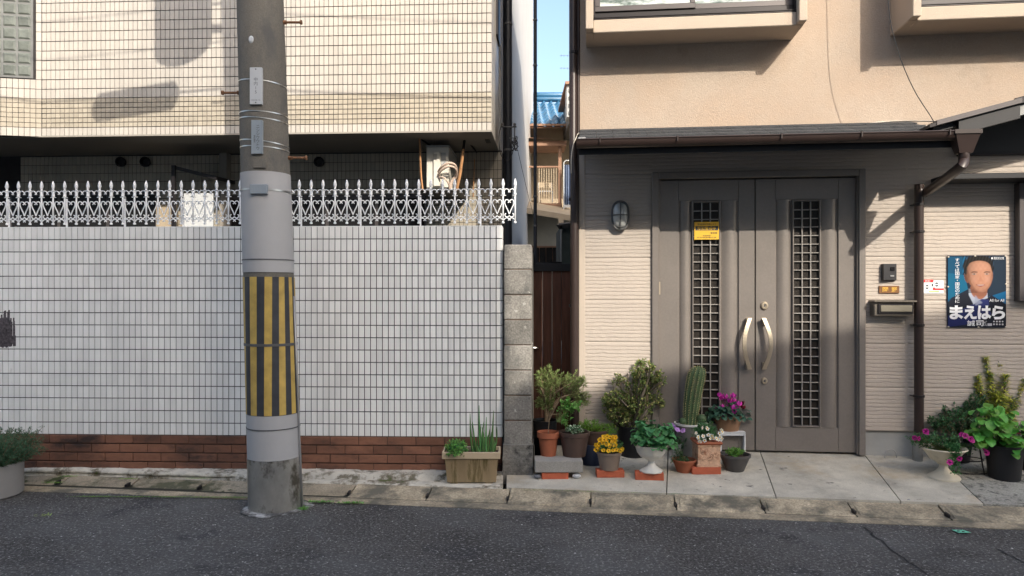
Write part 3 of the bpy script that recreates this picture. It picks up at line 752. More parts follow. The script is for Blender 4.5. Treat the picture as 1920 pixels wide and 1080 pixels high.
for x in (-12,13):
    for y in (-.16,.16): put('leg', MB().tube([(x*s_,y,0),(x*s_,y*1.1,(42 if y>0 else 20)*s_)], .014, 6), A['plate'], ch)
# blue tile roof: every tile a piece
rl = Pt(990,232,DF+.3); rt_ = Pt(990,186,DF+2.9)
tw = 15.2*(DF+1)/F; nr = 8; dy = 2.6/nr; dz = (rt_.z-rl.z-.05)/nr
tm = MB(); V = []
for j in range(2):
    for i in range(9):
        t = i/8; V.append((tw*(t-.5)*1.04, j*(dy+.05), .045*math.cos(t*2*math.pi+.4)+ (0 if j == 0 else dz*(dy+.05)/dy-.03)))
V += [(x,y,z-.025) for x,y,z in V[:9]]
tm.add(V, [(i,i+1,i+10,i+9) for i in range(8)] + [(18+i,19+i,i+1,i) for i in range(8)]); tmm = tm.mesh('roof_tile', True); tmm.materials.append(A['bluetile'])
rf = put('roof', MB().add([(rl.x-2.2,rl.y,rl.z-.09),(rl.x+3.5,rl.y,rl.z-.09),(rl.x+3.5,rt_.y,rt_.z-.12),(rl.x-2.2,rt_.y,rt_.z-.12)], [(0,1,2,3)]), A['farbrown'], fh)
for i in range(-2, 9):
    for j in range(nr): put('roof_tile', tmm, None, rf, loc=(rl.x+tw*(i+.5)+.1, rl.y+dy*j, rl.z+dz*j))
for i in range(2): put('ridge', MB().tube([(rl.x-2.2, rt_.y, rt_.z-.0+.1*i),(rl.x+3.5, rt_.y, rt_.z+.1*i)], .07, 10), A['bluetile'], rf, smooth=True)
nb = thing('side_wall_stub', 'narrow grey gable end with white vents at the right of the blue roof', 'building', (0,0,0))
put('gable', fb(MB(), 1070, 1200, 156, 222, DF-1, 2), A['bandk'], nb); put('gable_cap', fb(MB(), 1060, 1200, 152, 157, DF-1.1, 2.2), A['farbrown'], nb)
put('edge_board', fb(MB(), 1063, 1070, 157, 219, DF-1.02, .4), A['acgrille'], nb)
for i in range(4): put('vent', fb(MB(), 1067, 1071, 165+14*i, 171+14*i, DF-1.06, .03), A['white'], nb)
an = thing('tv_antenna', 'thin tv antenna standing against the sky in the gap', 'antenna', Pt(1078,200,20))
mb = MB().tube([(0,0,0),(0,0,1.7)], .012, 5)
for z in (1.42, 1.07):
    mb.tube([(-.42,0,z),(.1,0,z)], .005, 4)
    for x in (-.38,-.3,-.2,-.12): mb.tube([(x,-.1,z),(x,.1,z)], .004, 4)
    mb.tube([(-.13,0,z-.08),(-.13,0,z+.06)], .008, 4)
put('mast', mb, A['alu'], an)
sh = thing('shed', 'small dark green grey shed with a black eave at the back of the gap', 'shed', (0,0,0))
put('wall', fb(MB(), 1054, 1100, 422, 640, 11, 1.5), A['shed'], sh)
put('roof', MB().add([Pt(1043,422,10.9),Pt(1100,414,10.9),Pt(1100,420,10.9),Pt(1048,430,10.9),Pt(1050,418,12.5),Pt(1100,412,12.5)], [(3,2,1,0),(0,1,5,4)]), A['black'], sh)
put('corner_post', fb(MB(), 1050, 1054, 424, 506, 10.9, .06), A['bandk'], sh)
put('drain', fb(MB(), 1050.5, 1053, 430, 500, 10.85, .03), A['acgrille'], sh)
tp = MB(); V = []
for i in range(13):
    for j in range(5):
        p = Pt(985+68*i/12, 491+15*j/4, 9.5); V.append(p+Vector((0,.08*noise.noise(p*4),.01*noise.noise(p*5))))
put('tarp', tp.add(V, [(i*5+j,i*5+j+1,(i+1)*5+j+1,(i+1)*5+j) for i in range(12) for j in range(4)]), A['black'], sh, smooth=True)

# ------------------------------------------------------------------ right house
rz = RH.rz; RO = (0, 6.32, 0)
hs = thing('right_house', 'beige two storey house with bay windows, canopy and taupe double door', 'house', RO, rz)
uL = RH.u(1085); uR = 8.0
U = RH.u
dl, dr = U(1222), U(1621); zdt = 2.556
put('body', MB().box(uL+.01, uR, .09, 4, 0, 6.3), A['trim'], hs)
put('stucco_wall', MB().box(uL, uR, 0, .088, 2.915, 6.298), A['stucco'], hs)
put('eave', MB().box(uL-.15, uR, -.45, 4.2, 6.3, 6.42), A['trim'], hs)
put('corner_trim', MB().cbox(uL, U(1097), -.012, .088, .16, 2.912, .004), A['trim'], hs)
put('door_trim', MB().cbox(U(1697), U(1703), -.002, .02, .38, 2.9, .002), A['trim'], hs)
put('foundation', MB().box(dr+.002, uR, .02, .088, .05, .368), A['found'], hs)
put('foundation', MB().box(uL+.003, dl-.002, .02, .088, .05, .368), A['found'], hs)
def board(u0, u1, z0_, z1, seed):
    rr = random.Random(seed); n = max(4, int((u1-u0)/.016)); m_ = 11; V = []; h = (z1-z0_-.010)
    cols_ = []
    offs = [[.0075*noise.noise(Vector((u0*7+i*.17, k*3.3+seed, 0))) + .004*noise.noise(Vector((i*.6, k*2.1, seed))) for i in range(n+1)] for k in range(m_+1)]
    for i in range(n+1):
        x = u0 + (u1-u0)*i/n; c = [(x, .088, z0_), (x, .004, z0_)]
        zz0 = z0_+.005
        for k in range(m_):
            a = zz0 + h*k/m_ + (offs[k][i] if k else 0); b_ = zz0 + h*(k+1)/m_ + (offs[k+1][i] if k < m_-1 else 0)
            pr = .0018 + .0030*noise.noise(Vector((i*.4, k*5, seed+9)))
            c += [(x, -pr*.3, a+.001), (x, -pr-.0010, a+(b_-a)*.3), (x, -pr*.6-.0006, b_-.004), (x, .0016, b_-.0012)]
        c += [(x, .004, z1), (x, .088, z1)]; cols_.append(c)
    L_ = len(cols_[0]); V = [p for c in cols_ for p in c]
    return MB().add(V, [((i+1)*L_+j, i*L_+j, i*L_+j+1, (i+1)*L_+j+1) for i in range(n) for j in range(L_-1)] + [tuple(range(L_)), tuple(n*L_+L_-1-j for j in range(L_))])
zr = [.373+.363*k for k in range(8)]
for k in range(6):
    put('siding_board', board(U(1097)+.001, dl-.001, zr[k], zr[k+1]-.001, k), A['siding'], hs)
    put('siding_board', board(dr+.001, U(1722)-.001, zr[k], zr[k+1]-.001, 20+k), A['siding'], hs)
    put('siding_board', board(U(1722)+.0, uR, zr[k], zr[k+1]-.001, 40+k), A['siding'], hs)
put('siding_board', board(U(1097)+.001, U(1722), zr[6], zr[7]-.001, 61), A['siding'], hs)
put('siding_board', board(U(1722)+.001, uR, zr[6], zr[7]-.001, 62), A['siding'], hs)
# door frame
zd0 = .172
fr = MB().cbox(dl, dl+.055, -.03, .085, zd0, zdt, .004).cbox(dr-.052, dr, -.03, .085, zd0, zdt, .004).cbox(dl+.0555, dr-.0525, -.03, .085, zdt-.058, zdt, .004)
fr.cbox(dl+.0555, dl+.066, -.012, .08, zd0, zdt-.0585, .002).cbox(dr-.063, dr-.0525, -.012, .08, zd0, zdt-.0585, .002)
put('door_frame', fr, A['door'], hs)
put('door_recess', MB().box(dl+.05, dr-.05, .080, .0895, zd0, zdt-.05), A['black'], hs)
def leaf_door(pa, pb, ga, gb, fa, fb_, handle_px, side):
    a, b = U(pa,-.02), U(pb,-.02); zt_ = zdt-.066; zb_ = .185
    g0, g1 = U(ga,-.02), U(gb,-.02); f0, f1 = U(fa,-.02), U(fb_,-.02)
    gz1 = RH.z(1510, 377, -.02); gz0 = RH.z(1510, 798, -.02); fz1 = gz1+.015; fz0 = gz0-.015
    Y = .02
    lm = MB()
    # stiles and rails around the recessed field
    lm.cbox(a, f0, Y, .06, zb_, zt_, .003).cbox(f1, b, Y, .06, zb_, zt_, .003)
    lm.cbox(f0+.0005, f1-.0005, Y, .06, zb_, fz0, .003).cbox(f0+.0005, f1-.0005, Y, .06, fz1, zt_, .003)
    # field with rounded hollows left and right of the lattice
    def hollow(x0, x1, flip):
        V = []; n = 10
        for i in range(n+1):
            t = i/n; s2 = t if not flip else 1-t
            y = .034 - .022*math.sin(math.pi*min(1,s2*1.15))**.8 * (1 if s2 < .87 else 0)
            x = x0+(x1-x0)*t; V += [(x,y,fz0),(x,y,fz1)]
        lm.add(V, [(2*i,2*i+2,2*i+3,2*i+1) for i in range(n)])
    lm.box(f0, f0+.012, .036, .06, fz0, fz1).box(f1-.012, f1, .036, .06, fz0, fz1)
    hollow(f0+.012, g0-.006, False); hollow(g1+.006, f1-.012, True)
    lm.cbox(g0-.010, g0, .008, .06, gz0-.012, gz1+.010, .002).cbox(g1, g1+.010, .008, .06, gz0-.012, gz1+.010, .002)
    lm.box(g0-.03, g1+.03, .05, .062, fz0, fz1)
    lm.cbox(g0, g1, .010, .05, gz0-.012, gz0, .002).cbox(g0, g1, .010, .05, gz1, gz1+.010, .002)
    d = put('door', lm, A['door'], hs, fix=True)
    pw = (g1-g0)/3; ph = (gz1-gz0)/26
    pm = MB().box(-pw/2+.004, pw/2-.004, 0, .004, -ph/2+.0035, ph/2-.0035).mesh('pane'); pm.materials.append(A['doorglass'])
    for i in range(3):
        for j in range(26): put('pane', pm, None, d, loc=(g0+pw*(i+.5), .040, gz0+ph*(j+.5)))
    mm = MB().cbox(-(g1-g0)/2+.0005, (g1-g0)/2-.0005, -.005, .016, -.0042, .0042, .0015).mesh('muntin'); mm.materials.append(A['muntin'])
    for j in range(1,26): put('muntin', mm, None, d, loc=((g0+g1)/2, .024, gz0+ph*j))
    mv = MB().cbox(-.0048, .0048, -.005, .016, gz0+.0005, gz1-.0005, .0015).mesh('muntin'); mv.materials.append(A['muntin'])
    for i in (1,2): put('muntin', mv, None, d, loc=(g0+pw*i, .0222, 0))
    # hinges on the outer edge
    hx = a-.004 if side < 0 else b+.004
    for z in (RH.z(1610,370), RH.z(1610,540), RH.z(1610,800)):
        put('hinge', MB().tube([(hx,-.004,z-.055),(hx,-.004,z+.055)], .009, 8), A['champ'] if abs(z-RH.z(1610,540))<.1 else A['door'], d, smooth=True, edge=40)
    # arched pull handle: thin at ends, bowed sideways
    hz0 = RH.z(1420, 692); hz1 = RH.z(1420, 596); hx = U(handle_px,.03); n = 16; V = []
    for i in range(n+1):
        t = i/n; bow = math.sin(math.pi*t); z = hz0+(hz1-hz0)*t
        cx = hx + side*(-.045)*0 + side*.052*bow; cy = -.028-.034*bow; wd = .016; th = .009
        V += [(cx-wd,cy-th,z),(cx+wd,cy-th,z),(cx+wd,cy+th,z),(cx-wd,cy+th,z)]
    hm = MB().add(V, [(i*4+k, i*4+(k+1)%4, (i+1)*4+(k+1)%4, (i+1)*4+k) for i in range(n) for k in range(4)] + [(0,1,2,3),(n*4+3,n*4+2,n*4+1,n*4)])
    for z in (hz0+.03, hz1-.03): hm.cbox(hx-.015+side*.012, hx+.015+side*.012, -.025, Y, z-.028, z+.028, .003)
    put('handle', hm, A['champ'], d, fix=True)
    return d
d1 = leaf_door(1236.5, 1415, 1300, 1348, 1272, 1385, 1406, -1)
d2 = leaf_door(1417, 1608, 1488, 1536, 1454, 1572, 1432, 1)
for y, r_ in ((573,.030),(714,.024)):
    u_, z = RH.loc(1433, y, -.02); v = MB().lathe([(r_,0),(r_,.012),(r_*.8,.02),(r_*.5,.021),(r_*.5,.014),(0,.014)], 24)
    put('lock', MB().add([(x+u_, .02-zz, yy*1.15+z) for x,yy,zz in v.v], v.f), A['champ'], d2, smooth=True, edge=35)
    put('keyhole', MB().cbox(u_-.007,u_+.007,.002,.008,z-.009,z+.009,.002), A['bandk'], d2)
# bay windows
def bay(pxl, ur_, full):
    P = .36; FN = .43; zs = 3.655
    a = U(pxl, FN)
    b = ur_; bb = hs
    w_ = .062
    put('bay_soffit', MB().box(a+.004, b-.004, -P+.02, -.0005, zs, zs+.02), A['stucco2'], bb)
    put('bay_fin', MB().cbox(a, a+w_, -FN, -.0005, zs+.004, 5.1, .005), A['stucco2'], bb)
    put('bay_fin', MB().cbox(b-w_, b, -FN, -.0005, zs+.004, 5.1, .005), A['stucco2'], bb)
    put('bay_apron', MB().cbox(a+w_+.0005, b-w_-.0005, -P, -.2, zs-.006, zs+.10, .006), A['stucco2'], bb)
    put('bay_top', MB().cbox(a, b, -FN-.002, -.0005, 5.101, 5.2, .005), A['stucco2'], bb)
    x0, x1 = a+w_+.001, b-w_-.001; z0_ = zs+.101
    wn = put('window', MB().cbox(x0, x1, -P+.004, -.2, z0_, z0_+.012, .003).cbox(x0,x1,-P+.05,-.21,z0_+.0125,z0_+.075,.003).cbox(x0+.001,x1-.001,-P-.002,-P+.02,z0_+.0125,z0_+.020,.002), A['bronze'], bb)
    zc = z0_+.078; xm = (x0+x1)/2
    put('sash', MB().cbox(x0+.012, xm+.02, -P+.035, -P+.06, zc, zc+.045, .003).cbox(x0+.012,x0+.055,-P+.036,-P+.06,zc+.045,5.05,.003).cbox(xm-.02,xm+.02,-P+.036,-P+.06,zc+.045,5.05,.003), A['bronzel'], wn)
    put('sash', MB().cbox(xm+.021, x1-.012, -P+.062, -P+.09, zc, zc+.045, .003).cbox(x1-.055,x1-.012,-P+.062,-P+.09,zc+.045,5.05,.003), A['bronzel'], wn)
    put('jamb', MB().box(x0, x0+.012, -P+.01, -.21, z0_+.03, 5.1).box(x1-.012, x1, -P+.01, -.21, z0_+.03, 5.1), A['bronze'], wn)
    put('pane', MB().box(x0+.05, xm, -P+.046, -P+.05, zc+.04, 5.06), A['glasspale'], wn)
    put('pane', MB().box(xm, x1-.05, -P+.072, -P+.076, zc+.04, 5.06), A['glasspale'], wn)
A['glasspale'] = mat('window_glass', (.55,.60,.58), .12, .35, 3, stain=((.12,.16,.14),(.45,.6),5), stretch=(1,1,4), spec=.8)  # pale glass colour with darker patches mixed in
bay(1098, U(1514,.43), True)
bay(1712, U(1712,.43)+2.1, False)
# rendered wall patch under bay (smooth band joints)
# canopy over the door
CP = .74; cz1 = 2.945; cz0 = 2.665
ca, cb = U(1086,CP), U(1790,CP)
cn = MB(); nrow = 5
for k in range(nrow):
    t0, t1 = k/nrow, (k+1)/nrow
    y0, y1 = -CP*(1-t0)+.0, -CP*(1-t1)-.0; za, zb2 = cz0+(cz1-cz0)*t0, cz0+(cz1-cz0)*t1
    nn_ = 20
    for i in range(nn_):
        x0 = ca+(cb-ca)*i/nn_; x1 = ca+(cb-ca)*(i+1)/nn_-.003
        cn.add([(x0,y0,za+.012),(x1,y0,za+.012),(x1,y1+.02,zb2+.004),(x0,y1+.02,zb2+.004),(x0,y0,za),(x1,y0,za)], [(0,1,2,3),(4,5,1,0)])
can = put('canopy', MB().add([(ca,-CP,cz0-.002),(cb,-CP,cz0-.002),(cb,0,cz1-.004),(ca,0,cz1-.004),(ca,-CP,cz0-.085),(cb,-CP,cz0-.085),(cb,0,cz1-.14),(ca,0,cz1-.14)],
          [(0,1,2,3),(4,7,6,5),(0,4,5,1),(1,5,6,2),(3,2,6,7),(0,3,7,4)]), A['black'], hs)
put('shingle_field', cn, A['shingle'], can, kind='stuff')
put('end_cap', MB().cbox(ca-.01, ca+.05, -CP-.02, -CP+.12, cz0+.0, cz0+.05, .004), A['alu'], can)
# half round gutter
g = MB(); V = []; n = 10; yc = -CP-.055; zc = cz0+.012
for x in (ca-.02, cb+.01):
    for i in range(n+1):
        t = math.pi*i/n; V.append((x, yc-.05*math.cos(t), zc-.058*math.sin(t)))
    for i in range(n,-1,-1):
        t = math.pi*i/n; V.append((x, yc-.045*math.cos(t), zc-.053*math.sin(t)))
m2 = 2*(n+1)
g.add(V, [(i,(i+1)%m2,(i+1)%m2+m2,i+m2) for i in range(m2)] + [tuple(range(m2-1,-1,-1)), tuple(m2+i for i in range(m2))])
g.tube([(ca-.02,yc-.05,zc+.002),(cb+.01,yc-.05,zc+.002)], .006, 6)
gtt = put('gutter_trough', g, A['brownpipe'], can, smooth=True, edge=40, fix=True)
for px in (1125,1270,1465,1615,1780):
    x = U(px,CP+.1); put('gutter_hook', MB().cbox(x-.006,x+.006,yc-.062,yc+.06,zc+.001,zc+.012,.002).cbox(x-.005,x+.005,yc-.064,yc-.056,zc-.03,zc+.01,.002), A['brownpipe'], can)
# right porch roof rake
PR = .6
def rp(px, py, p): u_, z = RH.loc(px, py, p); return Vector((u_, -p, z))
rk = MB(); a0 = rp(1740, 262, PR); a1_ = rp(1922, 214, PR); dirv = (a1_-a0).normalized(); a1_ = a0+dirv*4.5
T = Vector((0,0,1))
def slab(mb, p0, p1, y0, y1, z0_, z1): 
    V = [Vector((p.x, y, p.z+z)) for p in (p0,p1) for (y,z) in ((y0,z0_),(y1,z0_),(y1,z1),(y0,z1))]
    mb.add(V, [(0,1,2,3),(7,6,5,4),(0,4,5,1),(1,5,6,2),(2,6,7,3),(3,7,4,0)])
ab2 = a0+dirv*.62
slab(rk, ab2, a1_, -PR, -PR+.03, .0, .075)
put('rake_board', rk, A['found'], hs, fix=True)
rk = MB(); slab(rk, a0, a1_, -PR-.03, 0, .085, .11); slab(rk, a0+dirv*.62, a1_, -PR-.025, -PR-.0, .112, .135); put('porch_roof', rk, A['bronze'], hs, fix=True)
rk = MB(); slab(rk, a0+dirv*.05, a0+dirv*.66, -PR-.035, -PR+.1, .088, .125); put('porch_flashing', rk, A['bronzel'], hs, fix=True)
rk = MB(); slab(rk, a0+dirv*.22, a0+dirv*.66, -PR-.01, -PR+.05, -.02, .082); put('rake_end', rk, A['black'], hs, fix=True)
rk = MB(); slab(rk, a0+dirv*.05, a1_, -PR+.031, -.001, .045, .084); put('porch_soffit', rk, A['black'], hs, fix=True)
gz = RH.z(1860, 287, .02); gu0 = U(1795,.02)
def rz_(u): return a0.z+(u-a0.x)*dirv.z/dirv.x+.04
put('shade_panel', MB().prism([(gu0,gz),(uR-.05,gz),(uR-.05,rz_(uR-.05)),(gu0,rz_(gu0))], -.03, -.0045), A['black'], hs, fix=True)  # black board added on the wall for the deep shade under the porch roof
put('gable_batten', MB().cbox(gu0, uR-.05, -.045, -.004, gz-.02, gz-.0005, .003), A['bronze'], hs)
# hood beam over side window + window
hu = U(1776,.28); hz = RH.z(1850, 335, .28)
put('window_hood', MB().cbox(hu, uR-.1, -.28, -.006, hz, hz+.045, .004), A['black'], hs)
wx = U(1908, .05)
wn = put('window', MB().cbox(wx, wx+.06, -.075, .02, RH.z(1910,565,.05), hz-.004, .004).cbox(wx+.0605, wx+1.6, -.075, .02, RH.z(1910,565,.05), RH.z(1910,555,.05), .004), A['bronzel'], hs)
put('pane', MB().box(wx+.05, wx+1.6, -.02, -.01, RH.z(1910,555,.05), hz-.01), A['glassdark'], wn)
# left downpipes of the right house
k = U(1077,.06)
def wtube(pts, r, n=14): return MB().tube(pts, r, n)
pp = thing('downpipe', 'dark downpipe running up the left corner of the beige house', 'pipe', RO, rz)
put('pipe', wtube([(k,-.05,.1),(k,-.05,1.9),(k,-.05,2.42),(k-.0,-.03,2.56),(k-.012,0,2.66),(k-.012,0,6.2)], .036), A['brownpipe'], pp, smooth=True, edge=50)
put('pipe', wtube([(U(1084.5,.02),.0,.1),(U(1084.5,.02),.0,6.2)], .014), A['brownpipe'], pp, smooth=True, edge=50)
for z in (1.4,2.32,3.6,5): put('clamp', MB().lathe([(.037,0),(.042,.003),(.042,.025),(.037,.028)], 14, (k-.006,-.035 if z<2.5 else 0,z)), A['bronze'], pp)
# right downpipe with rainwater head
pd = thing('rain_downpipe', 'brown downpipe with a rainwater head right of the front door', 'pipe', RO, rz)
hx, hz1 = RH.loc(1807, 246, .78); _, hz0 = RH.loc(1807, 288, .78)
mb = MB(); s2 = [(.092,hz1),(.092,hz1-.03),(.082,hz1-.032),(.045,hz0)]
V = []
for w2,z in s2: V += [(hx-w2,-.78-w2*.8,z),(hx+w2,-.78-w2*.8,z),(hx+w2,-.78+w2*.8,z),(hx-w2,-.78+w2*.8,z)]
mb.add(V, [(i*4+j,i*4+(j+1)%4,(i+1)*4+(j+1)%4,(i+1)*4+j) for i in range(3) for j in range(4)] + [(3,2,1,0),(12,13,14,15)])
put('rainwater_head', mb, A['brownpipe'], pd, fix=True)
vx = U(1722.5,.07); vz = RH.z(1722, 372, .07)
P = [(hx,-.78,hz0+.02),(hx,-.78,hz0-.05),(hx-.02,-.76,hz0-.10),(vx+.05,-.16,vz+.06),(vx+.008,-.09,vz+.02),(vx,-.075,vz-.04),(vx,-.075,.40)]
put('pipe', wtube(smooth_path(P,3), .036, 16), A['brownpipe'], pd, smooth=True, edge=50)
put('pipe', wtube([(vx-.0,-.075,.30),(vx-.0,-.075,.42)], .036), A['brownpipe'], pd, smooth=True, edge=50)
put('drain_stub', wtube([(vx-.01,-.075,.14),(vx-.01,-.075,.30)], .040), A['galv'], pd, smooth=True, edge=50)
for y in (386,437,612,745): put('clamp', MB().lathe([(.037,0),(.043,.003),(.043,.02),(.037,.023)], 14, (vx,-.075,RH.z(1722,y,.07))).box(vx-.045,vx+.045,-.08,-.01,RH.z(1722,y,.07)+.006,RH.z(1722,y,.07)+.014), A['bronze'], pd)
# cream cable over the canopy, black wire down the stucco
cb_ = thing('cream_cable', 'cream cable looping off the corner and running along the canopy top', 'cable', RO, rz)
P = [(U(1071,.1),-.09,2.55),(U(1072,.1),-.09,2.72),(U(1080,.1),-.09,2.85),(U(1100,.05),-.03,2.925)] + [(U(x,.02),-.022,2.928+.004*math.sin(x)) for x in (1200,1300,1400,1500,1600)] + [(U(1675,.02),-.022,2.945),(U(1760,.3),-.35,2.86)]
put('cable', MB().tube(smooth_path(P,5), .0055, 6), A['cable'], cb_, smooth=True)
wr = thing('drop_wire', 'thin black wire hanging down the stucco between the bay windows', 'wire', RO, rz)
P = [(U(1660,.5),-.5,4.6), (U(1665,.5),-.5,RH.z(1665,0,.5)),(U(1682,.5),-.5,RH.z(1682,90,.5)),(U(1712,.5),-.5,RH.z(1712,165,.5)),(U(1745,.5),-.5,RH.z(1745,218,.5)),(U(1757,.5),-.5,RH.z(1757,240,.5))]
put('wire', MB().tube(smooth_path(P,4), .0035, 5), A['cableb'], wr)

# ------------------------------------------------------------------ fittings on the house
def on(px, py, p=0): u_, z = RH.loc(px, py, p); return RH.w(u_, p, z)
k1 = 6.2/F
def text_mesh(s, size, bold=0):
    cu = bpy.data.curves.new('t', 'FONT'); cu.body = s; cu.size = size; cu.offset = bold; cu.resolution_u = 3; cu.align_x = 'CENTER'; cu.align_y = 'CENTER'
    o = bpy.data.objects.new('t', cu); col.objects.link(o); dg = bpy.context.evaluated_depsgraph_get()
    me = bpy.data.meshes.new_from_object(o.evaluated_get(dg)); bpy.data.objects.remove(o); bpy.data.curves.remove(cu); return me
def text(s, size, x, y, z, m, parent, name='lettering', vertical=False, gap=1.05, fit=None, fith=None, bold=0, rot=0):
    mb = MB(); items = [(c, 0, -i*size*gap) for i, c in enumerate(s)] if vertical else [(s, 0, 0)]
    for c, dx, dz in items:
        me = text_mesh(c, size, bold); V = [v.co.copy() for v in me.vertices]; Fc = [tuple(p.vertices) for p in me.polygons]; bpy.data.meshes.remove(me)
        if not V: continue
        x0 = min(v.x for v in V); x1 = max(v.x for v in V); y0 = min(v.y for v in V); y1 = max(v.y for v in V)
        sx = fit/(x1-x0) if fit and not vertical else 1; sz = fith/(y1-y0) if fith and not vertical else 1
        cx, cy = (x0+x1)/2, (y0+y1)/2
        mb.add([(x+dx+(v.x-cx)*sx, y, z+dz+(v.y-(cy if not vertical else 0))*sz) for v in V], Fc)
    return put(name, mb, m, parent)
# wall lamp
lp = thing('wall_lamp', 'oval bulkhead wall lamp with a cross guard beside the front door', 'lamp', on(1162.5, 405, 0), rz)
def oval(rx, rzz, y0, y1, n=36, k=2.6):
    def pt(t): c, s = math.cos(t), math.sin(t); q = (abs(c)**k+abs(s)**k)**(-1/k); return c*q*rx, s*q*rzz
    return MB().prism([pt(2*math.pi*i/n) for i in range(n)], y0, y1)
lx, lz = 16*k1, 27*k1
put('base', oval(lx, lz, -.05, -.0), A['bandk'], lp, fix=True)
mb = MB(); n = 32
V = []
for j in range(6):
    a = j/5*math.pi/2; s = math.cos(a)*.86; y = -.05-.05*math.sin(a)
    for i in range(n):
        t = 2*math.pi*i/n; c_2, s_2 = math.cos(t), math.sin(t); q_ = (abs(c_2)**2.6+abs(s_2)**2.6)**(-1/2.6); V.append((c_2*q_*lx*(s*.9+.1 if j<5 else .1), y, s_2*q_*lz*(s*.9+.1 if j<5 else .1)))
mb.add(V, [(j*n+i, j*n+(i+1)%n, (j+1)*n+(i+1)%n, (j+1)*n+i) for j in range(5) for i in range(n)] + [tuple(5*n+i for i in range(n))])
put('glass', mb, A['opal'], lp, smooth=True)
put('guard', MB().tube(smooth_path([(0,-.05,-lz*.95),(0,-.09,-lz*.75),(0,-.112,0),(0,-.09,lz*.75),(0,-.05,lz*.95)]), .005, 6).tube(smooth_path([(-lx*.95,-.05,0),(-lx*.6,-.1,0),(0,-.112,0),(lx*.6,-.1,0),(lx*.95,-.05,0)]), .005, 6), A['bandk'], lp)
# rim
def ringpts(s): 
    out = []
    for i in range(37):
        t = 2*math.pi*i/36; c, s_3 = math.cos(t), math.sin(t); q = (abs(c)**2.6+abs(s_3)**2.6)**(-1/2.6); out.append((c*q*lx*s, -.055, s_3*q*lz*s))
    return out
put('rim', MB().tube(ringpts(.96), .009, 8, False), A['bandk'], lp, smooth=True)
# intercom, nameplate, mailbox, sticker
k2 = 6.0/F
ic = thing('intercom', 'black intercom unit above the nameplate right of the door', 'intercom', on(1665.5, 511), rz)
put('case', MB().add([(-12*k2,-.045,-14*k2),(12*k2,-.03,-14*k2),(13*k2,-.012,-12*k2),(13*k2,-.012,16*k2),(12*k2,-.03,16*k2),(-12*k2,-.045,16*k2),(-13*k2,0,-15*k2),(13*k2,0,-15*k2),(13*k2,0,16*k2),(-13*k2,0,16*k2)],
    [(0,1,4,5),(1,2,3,4),(0,5,9,6),(2,7,8,3),(0,6,7,1),(1,7,2),(5,4,9),(4,3,8,9)]), A['intercom'], ic, fix=True)
put('lens', MB().cbox(0,8*k2,-.043,-.036,3*k2,10*k2,.002), A['glassdark'], ic); put('button', MB().cbox(0,7*k2,-.042,-.034,-8*k2,-5*k2,.002), A['alu'], ic)
npl = thing('nameplate', 'brown wooden nameplate with two gold characters over the mailbox', 'nameplate', on(1666, 543), rz)
put('board', MB().cbox(-18*k2,18*k2,-.014,0,-7*k2,7*k2,.002), A['woodp'], npl)
text('岡', .05, -7*k2, -.0155, 0, A['gold'], npl, fit=10*k2, fith=9*k2, bold=.0008); text('野', .05, 9*k2, -.0155, 0, A['gold'], npl, fit=10*k2, fith=9*k2, bold=.0008)
mbx = thing('mailbox', 'slim metal mailbox with a flap mounted under the nameplate', 'mailbox', on(1668, 577), rz)
put('body', MB().cbox(-36*k2,33*k2,-.10,0,-15*k2,10*k2,.006), A['mailbox'], mbx); put('lid', MB().cbox(-38*k2,37*k2,-.125,0,10.5*k2,14*k2,.004), A['mailbox'], mbx)
put('bezel', MB().cbox(-30*k2,32*k2,-.112,-.1005,-11*k2,8*k2,.004), A['bronze'], mbx); put('flap', MB().cbox(-26*k2,29*k2,-.120,-.1125,-7*k2,5*k2,.003), A['mailflap'], mbx)
st = thing('camera_sticker', 'small white sticker with red print left of the blue poster', 'sticker', on(1750, 537, .008), rz)
put('sheet', MB().box(-17*k2,18*k2,0,.002,-13*k2,11*k2), A['white'], st)
put('red_band', MB().box(-18*k2,-0*k2,-.001,.002,7.5*k2,12.5*k2), A['red'], st); put('red_band', MB().box(3*k2,18*k2,-.001,0,-7*k2,-3.5*k2), A['red'], st)
put('green_band', MB().box(-8*k2,10*k2,-.001,0,-11*k2,-8.5*k2), A['green_p'], st)
text('防犯', .02, -10*k2, -.0016, 10*k2, A['white'], st, fit=9*k2, fith=3.4*k2)
for x,z in ((-11,-1),(6,3.5)):
    put('camera_icon', oval(3*k2,4*k2,-.0012,0,16,2).prism([(0,0),(0.0001,0),(0,0.0001)],0,.0001) if False else MB().add([(x*k2+v[0],v[1],z*k2+v[2]) for v in oval(3*k2,4*k2,-.0012,0,16,2).v], oval(3*k2,4*k2,-.0012,0,16,2).f), A['ink'], st)
    put('icon_band', MB().box((x-2.8)*k2,(x+2.8)*k2,-.0018,-.0013,(z-1)*k2,(z+1)*k2), A['white'], st)
put('red_mark', MB().box(-1*k2,3*k2,-.001,0,-7*k2,-2*k2), A['red'], st); put('camera_icon', MB().box(-3*k2,-.5*k2,-.001,0,0,5*k2), A['ink'], st)
